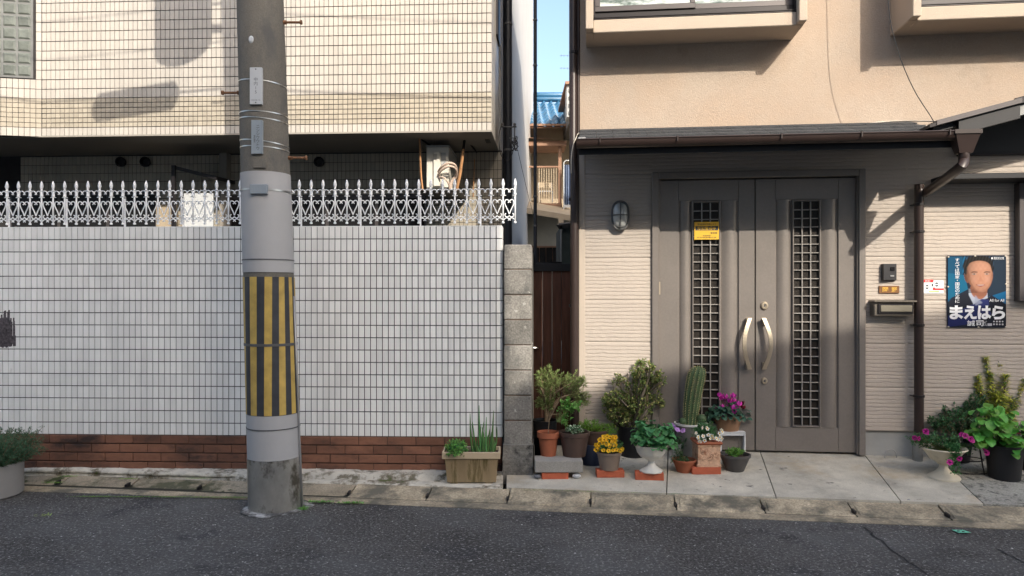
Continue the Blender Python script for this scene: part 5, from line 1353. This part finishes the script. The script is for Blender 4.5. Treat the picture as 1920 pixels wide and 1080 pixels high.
# jade
s = Spot(1187, 860, r=.12); k = s.k; p = plant('potted_tree', 'large jade tree with gnarled grey branches in a black pot before the siding', s)
ph = 58*k; make_pot(p, 25*k, 30*k, ph, A['blackpot'])
tr = MB(); rr = random.Random(77)
for e in (((1195,770),(1192,740),(1200,700)), ((1190,775),(1170,760),(1150,735)), ((1200,765),(1215,740),(1235,715)), ((1195,770),(1180,735),(1178,700)), ((1205,775),(1225,760),(1240,755)), ((1185,770),(1160,775),(1140,760)),((1198,750),(1212,715),(1215,690))):
    P = smooth_path([Vector((0,0,ph-.03))]+[s.L(x,y,rr.uniform(-.12,.08)) for x,y in e],4); tr.tube(P, [.020*(1-.75*i/(len(P)-1)) for i in range(len(P))], 7, False)
put('branches', tr, mat('jade_bark',(.13,.11,.08),.9,.25,30), p, smooth=True)
bl_ = [(s.L(1195,745),(46*k,.15,45*k),5),(s.L(1150,757),(24*k,.12,32*k),3),(s.L(1207,695),(26*k,.10,24*k),2.0),(s.L(1237,710),(14*k,.06,16*k),.9),(s.L(1156,705),(10*k,.04,20*k),.5),(s.L(1180,787),(40*k,.12,18*k),2.2),(s.L(1243,755),(7*k,.03,5*k),.3)]
bush(p, 66, s.L(1192,772), bl_, 420, 13, .026, .016, A['l_jade'], 'stem', .0022, mix=(A['l_jadeL'],.25), along=.7, seg=1, twig=.07)
# white urn with geranium leaves
bs_ = brick_at(1218, 901, 53, 'red brick under the white pedestal urn', -.12)
s = Spot(1221, 888, z=bs_.z+.055, D=bs_.D+.06); k = s.k; p = plant('pedestal_urn', 'white scalloped pedestal urn full of round green leaves on a brick', s)
pf = [(0,0),(21*k,0),(21.5*k,2*k),(16*k,6*k),(9*k,11*k),(6.5*k,17*k),(6.5*k,21*k),(10*k,23*k),(20*k,28*k),(26*k,36*k),(28.5*k,46*k),(31*k,49*k),(32*k,51*k),(29*k,50*k),(26*k,44*k)]
put('urn', MB().lathe(pf, 48, rmod=lambda t,z: 1+(.045*math.cos(8*t)*max(0,(z-24*k)/(27*k)) if z > 24*k else .03*math.cos(8*t)*(1 if z<7*k else 0))), A['whiteurn'], p, smooth=True, edge=50)
put('soil', MB().lathe([(0,44*k),(26*k,42*k)],20), A['soil'], p)
rr = random.Random(14); it = []
for i in range(230):
    a = rr.uniform(0,2*math.pi); e = rr.random(); rad = (.45+.55*rr.random()); q = Vector((rad*38*k*math.cos(a)*math.sqrt(1-e*e*.6)+3*k, rad*32*k*math.sin(a)*math.sqrt(1-e*e*.6), (50+44*e*(.5+.5*rad))*k))
    it.append((q, (math.cos(a)+rr.gauss(0,.5), math.sin(a)-.5+rr.gauss(0,.4), rr.uniform(-1.1,.1))))
big_leaves(p, A['l_bright2'], it, .048, .046, 3)
# jade fallen branch, violet pansy cup
s = Spot(1268, 866, r=.04); k = s.k; p = plant('potted_plant', 'small clear grey cup with three violet pansies beside the white urn', s)
make_pot(p, 8*k, 10*k, 32*k, A['gp'], lip=.003)
bush(p, 67, (0,0,28*k), [(s.L(1272,830),(14*k,.04,16*k),1)], 26, 5, .030, .014, A['l_dark'], 'stemg', .0015)
flowers(p, 'pansy', A['fl_vio'], [s.L(1258,797,-.02), s.L(1268,806,-.04), s.L(1279,807,-.03), s.L(1262,801,.0)], 4, None, 1.15)
# cactus
s = Spot(1295, 860, r=.10); k = s.k; p = plant('potted_cactus', 'tall ribbed leaning cactus in a white rimmed grey pot before the door', s)
ph = s.L(1295,793).z
pf = [(23*k,0),(27*k,ph*.8),(28.5*k,ph-.004),(30*k,ph),(27.5*k,ph),(27*k,ph-.03)]
put('pot', MB().lathe(pf, 40, rmod=lambda t,z: 1+(.012*math.cos(20*t) if z < ph*.9 else 0)), A['galv'], p, smooth=True, edge=40)
put('rim', MB().lathe([(28*k,ph-.016),(30.4*k,ph-.012),(30.4*k,ph+.003),(27.8*k,ph+.003)],40), A['whiterim'], p, smooth=True, edge=40)
put('soil', MB().lathe([(0,ph-.02),(27*k,ph-.026)],20), A['gravel'], p)
A['cactus_g'] = A['cactus']
cm = MB(); n = 64; V = []; J = 26; ax0 = s.L(1294,796); ax1 = s.L(1297,740); ax2 = s.L(1310,686)
ribs = 12
for j in range(J+1):
    t = j/J; c = ax0*(1-t)**2+ax1*2*t*(1-t)+ax2*t*t
    r_ = (12.5+4*math.sin(t*1.9))*k * (1 if t < .84 else math.sqrt(max(0,1-((t-.84)/.16)**2)))
    for i in range(n):
        a = 2*math.pi*i/n; q = r_*(1-.20*abs(math.sin(ribs/2*a))); V.append((c.x+q*math.cos(a), c.y+q*math.sin(a), c.z))
cm.add(V, [(j*n+i, j*n+(i+1)%n, (j+1)*n+(i+1)%n, (j+1)*n+i) for j in range(J) for i in range(n)])
put('cactus_body', cm, A['cactus'], p, smooth=True)
sm = MB(); rr = random.Random(6)
for q_ in range(ribs):
    a = 2*math.pi*q_/ribs
    for j in range(34):
        t = (j+.5)/34; c = ax0*(1-t)**2+ax1*2*t*(1-t)+ax2*t*t; r_ = (12.5+4*math.sin(t*1.9))*k * (1 if t < .84 else math.sqrt(max(0,1-((t-.84)/.16)**2)))
        b_ = Vector((c.x+r_*math.cos(a), c.y+r_*math.sin(a), c.z))
        for e in range(5): 
            d = (Vector((math.cos(a),math.sin(a),.2+.8*(t>.85)))+rv(rr,.7)).normalized(); sm.leaf(b_, d, rv(rr), rr.uniform(.008,.014), .0024)
        sm.cbox(b_.x-.0016,b_.x+.0016,b_.y-.0016,b_.y+.0016,b_.z-.002,b_.z+.002,.0005)
put('spines', sm, A['spine'], p, kind='stuff')
for (x,y,r_) in ((1277,790,7),(1313,785,9)):
    c = s.L(x,y,-.05); v = MB().lathe([(0,-1)]+[(math.sin(b/8*math.pi), -math.cos(b/8*math.pi)) for b in range(1,8)]+[(0,1)], 24, rmod=lambda t,z: 1-.12*abs(math.sin(6*t)))
    put('cactus_pup', MB().add([(c.x+a_*r_*k, c.y+b*r_*k, c.z+z*r_*k*.9) for a_,b,z in v.v], v.f), A['cactus'], p, smooth=True)
# low terracotta bowl
s = Spot(1283, 891, r=.09); k = s.k; p = plant('potted_plant', 'low terracotta bowl with a dark creeping plant on the ground', s)
make_pot(p, 13*k, 22*k, 25*k, A['terra'], lip=.007)
bush(p, 68, (0,0,20*k), [(s.L(1270,862),(18*k,.06,9*k),2),(s.L(1272,846),(9*k,.04,9*k),1),(s.L(1288,862),(13*k,.06,7*k),1)], 75, 7, .016, .010, A['l_dark'], 'stemg', .001, along=.5)
# square ornate planter
bs_ = brick_at(1325, 890, 54, 'red brick under the square ornate clay planter')
s = Spot(1324, 876, z=bs_.z+.055, D=bs_.D+.012, r=.09); k = s.k; p = plant('square_planter', 'square ornate clay planter with small white flowers on a brick', s)
h_ = 44*k; w_ = 21*k
put('box', MB().cbox(-w_,w_,-w_,w_,.014,h_-.012,.004), A['ornate'], p)
put('foot_moulding', MB().cbox(-w_-.006,w_+.006,-w_-.006,w_+.006,0,.014,.003).cbox(-w_-.003,w_+.003,-w_-.003,w_+.003,.0145,.024,.003), A['ornate'], p)
put('rim', MB().cbox(-w_-.016,w_+.016,-w_-.016,w_+.016,h_-.012,h_+.012,.009), A['terra'], p); put('band', MB().cbox(-w_-.005,w_+.005,-w_-.005,w_+.005,h_-.026,h_-.0125,.004), A['ornate'], p)
rr = random.Random(21); rel = MB()
for i in range(16):
    x = rr.uniform(-.8,.8)*w_; z = rr.uniform(.30,.74)*h_; P = [(x+.012*math.cos(a+i), -w_-.001, z+.010*math.sin(a+i)*(1 if i%2 else -1)) for a in (0,1,2,3,4)]
    rel.tube(smooth_path(P,3), [.0045]*13, 5)
put('relief', rel, A['ornate'], p, kind='stuff', smooth=True)
put('soil', MB().box(-w_,w_,-w_,w_,h_-.01,h_+.006), A['soil'], p)
bush(p, 69, (0,0,h_), [((-.01,0,h_+16*k),(26*k,24*k,15*k),3),((-.01,0,h_+26*k),(20*k,18*k,14*k),1.6)], 230, 10, .024, .008, A['l_ger'], 'stemg', .001)
flowers(p, 'daisy', A['fl_wh'], [s.L(x,y,-.10) for x,y in ((1302,819),(1304,823),(1318,801),(1320,804),(1322,816),(1325,822),(1331,821),(1336,822),(1342,813),(1347,810),(1346,806),(1344,820),(1340,825),(1347,822),(1310,802),(1329,817),(1299,812),(1312,818),(1306,828),(1315,826))], 5, A['fl_or'], 1.35)
# stool and cyclamen
s = Spot(1369, 852, r=.10); k = s.k; so_ = thing('step_stool', 'small white plastic step stool under the cyclamen pot', 'stool', s.loc, -.05)
zt3 = 42*k; w_ = 23*k; dd = .10
put('top', MB().cbox(-w_,w_,-dd,dd,zt3-.012,zt3,.004), A['stoolw'], so_)
for sx in (-1,1): put('leg', MB().cbox(sx*w_-.012 if sx>0 else -w_, w_ if sx>0 else -w_+.012, -dd+.002, dd-.002, 0, zt3-.0125, .003), A['stoolw'], so_)
put('front_panel', MB().cbox(-w_+.013,w_-.013,-dd+.004,-dd+.014,.0,.022,.002).cbox(-w_+.013,w_-.013,-dd+.004,-dd+.014,zt3-.035,zt3-.013,.002), A['stoolw'], so_)
s2 = Spot(1364, 820, z=s.z+zt3, D=s.D-.01); k = s2.k; p = plant('potted_cyclamen', 'magenta cyclamen in a clay brown pot on the white stool', s2)
make_pot(p, 20*k, 27*k, 28*k, A['cyclpot'])
rr = random.Random(33); it = []
for i in range(170):
    a = rr.uniform(0,2*math.pi); rad = .25+.75*rr.random(); e = rr.random()
    q = Vector((rad*40*k*math.cos(a), rad*30*k*math.sin(a), (30+26*e)*k*(1.1-.4*rad))); it.append((q, (math.cos(a)+rr.gauss(0,.4), math.sin(a)-.3+rr.gauss(0,.4), rr.uniform(-1.3,.0))))
big_leaves(p, A['l_cyc'], it, .040, .036, 8)
pts = [(1342,740),(1356,744),(1358,752),(1369,742),(1372,750),(1378,752),(1380,757),(1352,762),(1362,760),(1368,764),(1374,762),(1345,766),(1371,772),(1353,779),(1382,762),(1348,745),(1363,751)]
flowers(p, 'cyclamen', A['fl_mag'], [s2.L(x,y+4,-.09+.04*(i%3)) for i,(x,y) in enumerate(pts)], 6, None, 1.3, up=True)
flowers(p, 'cyclamen', A['fl_dred'], [s2.L(x,y+4,-.04) for x,y in ((1368,748),(1390,755),(1393,762),(1366,757),(1388,762))], 7, None, 1.15, up=True)
st_ = MB()
for i,(x,y) in enumerate(pts): st_.tube([(rr.uniform(-.03,.03),0,30*k), s2.L(x,y+4,-.09+.04*(i%3))], .0015, 4)
put('stems', st_, A['fl_dred'], p, kind='stuff')
# dark bowl
s = Spot(1378, 888, r=.09); k = s.k; p = plant('potted_plant', 'dark grey bowl of bright green succulents in front of the stool', s)
make_pot(p, 16*k, 28*k, 32*k, A['greypot'], lip=.010)
bush(p, 70, (0,0,24*k), [((-.0,0,36*k),(19*k,17*k,7*k),1)], 110, 6, .022, .008, A['l_bright'], 'stemg', 0, along=.4, mix=(A['l_moss'],.5))
# ---- right group
s = Spot(1769, 905, r=.12); k = s.k; p = plant('pedestal_urn', 'cream pedestal urn with trailing purple petunias by the brown downpipe', s)
pf = [(0,0),(28*k,0),(28.5*k,3*k),(26*k,6*k),(15*k,12*k),(8*k,20*k),(7*k,26*k),(11*k,29*k),(24*k,38*k),(32*k,50*k),(38*k,56*k),(40*k,57*k),(39*k,59*k),(34*k,57*k),(30*k,50*k)]
u_ = put('urn', MB().lathe(pf, 44, rmod=lambda t,z: 1+(.02*math.cos(24*t) if 3*k<z<24*k else 0)), A['creamurn'], p, smooth=True, edge=50); 
put('soil', MB().lathe([(0,52*k),(31*k,51*k)],20), A['soil'], p)
bush(p, 71, (0,0,50*k), [(s.L(1718,822),(16*k,.08,14*k),2),(s.L(1770,822),(34*k,.10,14*k),3),(s.L(1767,850),(13*k,.05,24*k),0),(s.L(1820,840),(18*k,.08,14*k),1.6),(s.L(1745,820),(16*k,.08,12*k),.8)], 150, 8, .022, .012, A['l_dark'], 'stemg', .0015, mix=(A['l_ger'],.5))
rr = random.Random(40); tl_ = MB(); st_ = MB()
for i in range(16):
    a = s.L(1765+rr.uniform(-10,12), 838, -34*k); b_ = s.L(1767+rr.uniform(-14,14), 872+rr.uniform(-18,16), -36*k); P = smooth_path([a+Vector((0,.04,.01)), a+Vector((0,-.012,.004)), b_],4); st_.tube(P, .0012, 4)
    for q in P[2:]:
        for _ in range(6): tl_.leaf(q, rv(rr)+Vector((0,-.5,0)), rv(rr), .020, .011, .2)
put('foliage', tl_, A['l_ger'], p, kind='stuff'); put('stems', st_, A['stemg'], p, kind='stuff')
flowers(p, 'petunia', A['fl_pet'], [s.L(x,y,dy) for x,y,dy in ((1724,809,-.08),(1729,812,-.06),(1706,821,-.06),(1712,822,-.07),(1790,817,-.13),(1799,823,-.14),(1803,826,-.13),(1785,815,-.12),(1752,867,-.19),(1770,860,-.19),(1833,843,-.08),(1838,849,-.08),(1830,834,-.06),(1835,836,-.06))], 9, None, .95)
# dark shrub behind
s = Spot(1795, 872, r=.12); k = s.k; p = plant('potted_shrub', 'dark leafy shrub spreading low against the siding behind the cream urn', s)
make_pot(p, 20*k, 25*k, 40*k, A['blackpot'])
bush(p, 72, (0,0,38*k), [(s.L(1795,785),(42*k,.12,28*k),5),(s.L(1755,790),(18*k,.07,12*k),1.3),(s.L(1835,760),(20*k,.08,24*k),2),(s.L(1815,757),(7*k,.04,12*k),.5),(s.L(1840,800),(26*k,.1,22*k),2)], 330, 14, .026, .014, A['l_dark'], 'stem', .002, along=.8, mix=(A['l_ger'],.25), twig=.08)
# yellow green spurge
s = Spot(1875, 872, r=.16); k = s.k; p = plant('potted_spurge', 'tall yellow green spurge with whorled leaf spikes at the right edge', s)
make_pot(p, 22*k, 27*k, 40*k, A['blackpot'])
st_ = MB(); fo = MB(); rr = random.Random(50); fd = MB()
for (x,y,w_) in ((1846,672,9),(1872,682,9),(1832,705,8),(1908,690,7),(1858,715,13),(1883,722,13),(1865,742,17),(1850,735,12),(1900,752,13),(1915,740,12),(1890,745,12),(1840,755,14),(1875,760,15),(1852,700,11),(1878,705,11),(1830,722,9),(1915,712,9),(1868,728,15)):
    tip = s.L(x,y,rr.uniform(-.06,.03)); b_ = s.L(1868+rr.uniform(-14,26),800,0); P = smooth_path([Vector((0,0,38*k)), b_, b_.lerp(tip,.6)+Vector((rr.uniform(-.01,.01),0,0)), tip],5)
    st_.tube(P, [.005*(1-.5*i/(len(P)-1)) for i in range(len(P))], 6, False)
    for i in range(len(P)-10, len(P)):
        q = P[i]; tt = (i-(len(P)-10))/9
        for _ in range(30):
            a = rr.uniform(0,6.28); d = Vector((math.cos(a),math.sin(a),rr.uniform(-.5,.7))); (fo if rr.random() < .75 else fd).leaf(q+Vector((0,0,rr.uniform(-.012,.012))), d, (0,0,1), w_*k*1.45*rr.uniform(.7,1.15)*(1-.3*tt), .0125, .1)
put('stems', st_, mat('spurge_stem',(.16,.08,.06),.8,.2), p, kind='stuff'); put('foliage', fo, A['l_yel'], p, kind='stuff'); put('foliage', fd, A['l_ger'], p, kind='stuff')
# hydrangea in black pot
s = Spot(1883, 908, r=.14); k = s.k; p = plant('potted_hydrangea', 'black pot with broad bright green hydrangea leaves at the right', s)
make_pot(p, 26*k, 32*k, 66*k, A['blackpot'], lip=.008)
rr = random.Random(52); it = []; st_ = MB()
for i in range(150):
    c, r_ = rr.choice((((s.L(1875,800,-.02)),(38*k,.15,36*k)), ((s.L(1860,780,0)),(34*k,.13,26*k)), ((s.L(1885,830,-.06)),(34*k,.12,22*k)), ((s.L(1838,815,0)),(20*k,.09,18*k))))
    q = inell(rr, c, r_); o_ = (q-s.L(1875,840,.05)).normalized(); it.append((q, (o_.x+rr.gauss(0,.5), o_.y-.6+rr.gauss(0,.3), rr.uniform(-1.2,-.1))))
    st_.tube([Vector((rr.uniform(-.03,.03),0,60*k)), q], .002, 4)
big_leaves(p, A['l_hyd'], it, .068, .060, 12); put('stems', st_, A['stemg'], p, kind='stuff')
# pots at the right edge
s = Spot(1938, 890, r=.12); k = s.k; p = plant('potted_plant', 'dark pot with dull purple leaves cut by the right frame edge', s)
make_pot(p, 24*k, 29*k, 46*k, A['blackpot']); bush(p, 74, (0,0,44*k), [((0,0,70*k),(30*k,.12,26*k),1)], 80, 7, .034, .022, A['l_dark'], 'stemg', .002, mix=(A['fl_dred'],.3), seg=3)
# wire plant stand
s = Spot(1815, 893, r=.14); k = s.k; ws = thing('wire_stand', 'low black wire plant stand between the cream urn and the black pot', 'plant stand', s.loc)
ring = lambda r_, z: [(r_*math.cos(2*math.pi*i/28), r_*.8*math.sin(2*math.pi*i/28), z) for i in range(29)]
put('ring', MB().tube(ring(.15,.012), .004, 6, False), A['black'], ws); put('ring', MB().tube(ring(.11,.10), .004, 6, False), A['black'], ws)
for a in (.3,1.9,3.5,5.1): put('leg', MB().tube([(.15*math.cos(a),.12*math.sin(a),0),(.11*math.cos(a),.09*math.sin(a),.19)], .004, 6), A['black'], ws)
# metal loop
s = Spot(1670, 857, z=.165); k = s.k; ml = thing('metal_loop', 'small bent metal hoop set in the concrete right of the door', 'metal hoop', s.loc)
put('hoop', MB().tube(smooth_path([(-11*k,0,-.02),(-10.5*k,0,5*k),(-7*k,0,12*k),(0,0,14.5*k),(7*k,0,12*k),(10.5*k,0,5*k),(11*k,0,-.02)]), .0035, 7), A['alu'], ml, smooth=True)
s = Spot(1704, 937, z=.10); tag(put('survey_nail', MB().lathe([(.011,0),(.009,.004),(0,.006)],12), A['alu'], None, loc=s.loc), 'small round metal survey nail in the concrete apron', 'nail')
# ---- left things
s = Spot(884, 908, z=.056, r=.0); k = s.k; p = plant('trough_planter', 'ribbed beige trough planter with spring onions and leafy greens by the wall', s)
def taper(x0,x1,y0,y1,z0_,X0,X1,Y0,Y1,z1): return MB().add([(x0,y0,z0_),(x1,y0,z0_),(x1,y1,z0_),(x0,y1,z0_),(X0,Y0,z1),(X1,Y0,z1),(X1,Y1,z1),(X0,Y1,z1)],[(0,3,2,1),(0,1,5,4),(1,2,6,5),(2,3,7,6),(3,0,4,7)])
mb = taper(-46*k,46*k,.015,.17,.012,-50*k,50*k,-.005,.19,48*k)
for i in range(31):
    x = -44*k+i*2.93*k; X = x*1.085; mb.add([(x-.003,.013,.014),(x+.003,.013,.014),(X+.003,-.009,47*k),(X-.003,-.009,47*k),(x-.003,.03,.014),(x+.003,.03,.014),(X+.003,.02,47*k),(X-.003,.02,47*k)], [(0,1,2,3),(0,3,7,4),(1,5,6,2)])
put('trough', mb, A['planter'], p)
put('rim', MB().cbox(-55*k,54*k,-.02,-.004,48*k,61*k,.004).cbox(-55*k,54*k,.185,.205,48*k,61*k,.004).cbox(-55*k,-51*k,-.0035,.1845,48*k,61*k,.003).cbox(50*k,54*k,-.0035,.1845,48*k,61*k,.003), A['planter_rim'], p)
put('foot', MB().cbox(-40*k,-25*k,.02,.16,0,.0115,.002).cbox(25*k,40*k,.02,.16,0,.0115,.002), A['planter'], p)
put('soil', MB().box(-50*k,49*k,0,.184,50*k,54*k), A['soil'], p)
rr = random.Random(60); on_ = MB()
for (x,y) in ((880,775),(897,760),(902,800),(911,782),(914,815),(925,770),(920,810),(888,820),(930,830),(905,825),(895,815),(917,835),(893,835),(884,838),(884,790),(906,790),(918,800),(930,800),(900,795),(924,822)):
    b_ = Vector(((x-884)*k*.8+rr.uniform(-.01,.01)+.02, .09+rr.uniform(-.05,.05), 54*k)); t_ = s.L(x,y,b_.y); t_.y = b_.y
    md = b_.lerp(t_,.5)+Vector((rr.uniform(-.012,.012),0,0)); P = smooth_path([b_,md,t_],5)
    me = MB().tube(P, [.0100*(1-.85*(i/(len(P)-1))**1.5) for i in range(len(P))], 7); put('onion_leaf', me, A['l_onion'], p, smooth=True)
bush(p, 75, (-28*k,.09,52*k), [((-28*k,.08,66*k),(24*k,.10,13*k),3),((-30*k,-.02,60*k),(20*k,.05,8*k),1)], 220, 8, .026, .013, A['l_bright'], 'stemg', .0012, mix=(A['l_ger'],.3))
# concrete cylinder with rosemary
s = Spot(-33, 948, z=0, r=.26); k = s.k; p = plant('round_planter', 'round grey concrete planter overflowing with rosemary at the left edge', s)
rad = .262; ph = .245
put('pot', MB().lathe([(rad-.01,0),(rad,.01),(rad,ph-.01),(rad-.008,ph),(rad-.04,ph),(rad-.04,ph-.06)],56), A['concpot'], p, smooth=True, edge=35)
put('soil', MB().lathe([(0,ph-.04),(rad-.04,ph-.04)],24), A['soil'], p)
rr = random.Random(63); fo = MB(); st_ = MB()
for i in range(620):
    a = rr.uniform(0,6.283); rd_ = rad*math.sqrt(rr.random())*1.0; b_ = Vector((rd_*.8*math.cos(a), rd_*.8*math.sin(a), ph-.04)); t_ = b_+Vector((.62*rd_*math.cos(a)+rr.gauss(0,.04), .55*rd_*math.sin(a)+rr.gauss(0,.03), rr.uniform(.06,.25)))
    P = smooth_path([b_, b_.lerp(t_,.5)+Vector((rr.uniform(-.01,.01),)*3), t_],4); st_.tube(P, .0016, 4, False)
    for q in P:
        for _ in range(7): fo.leaf(q+rv(rr,.003), rv(rr)+Vector((0,0,.7)), rv(rr), .026, .0055, .1)
put('stems', st_, A['stem'], p, kind='stuff'); put('foliage', fo, A['l_roseL'], p, kind='stuff')
# weeds and moss
def weeds(name, pts, n, L, m, seed, label=None, h=.5):
    rr = random.Random(seed); mb = MB()
    for _ in range(n):
        c, r_ = rr.choice(pts); a = rr.uniform(0,6.28); q = Vector(c)+Vector((r_[0]*rr.gauss(0,.5), r_[1]*rr.gauss(0,.5), 0)); mb.leaf(q, (math.cos(a),math.sin(a),rr.uniform(h*.3,h*1.6)), (0,0,1), L*rr.uniform(.5,1.2), L*.28, .1)
    o = put(name, mb, m, kind='stuff'); return o
def g3(px, py, z=0): x, y = gp(px, py, z); return (x, y, z)
weeds('weeds', [(g3(566,955),(.035,.03))]*3+[(g3(600,942,.01),(.10,.012)),(g3(660,944,.01),(.1,.01))], 520, .028, A['l_bright'], 1)
weeds('moss', [(g3(x,930+.006*x,.012),(.16,.012)) for x in (180,250,320,390,440)], 2600, .010, A['l_moss'], 2, h=.3)
weeds('moss', [(g3(100,905,.05),(.08,.03)),(g3(130,893,.08),(.07,.015)),(g3(370,897,.07),(.08,.01)),(g3(240,898,.075),(.07,.01))], 900, .012, A['l_moss'], 3, h=.3)
weeds('dry_grass', [(g3(82,968,.0),(.05,.02))], 22, .04, A['l_rose'], 4, h=.25)
weeds('moss', [(g3(x,919+.028*(x-1000)*.9,.058),(.12,.004)) for x in (1000,1060,1110,1190,1270)], 500, .008, A['l_moss'], 5, h=.3)
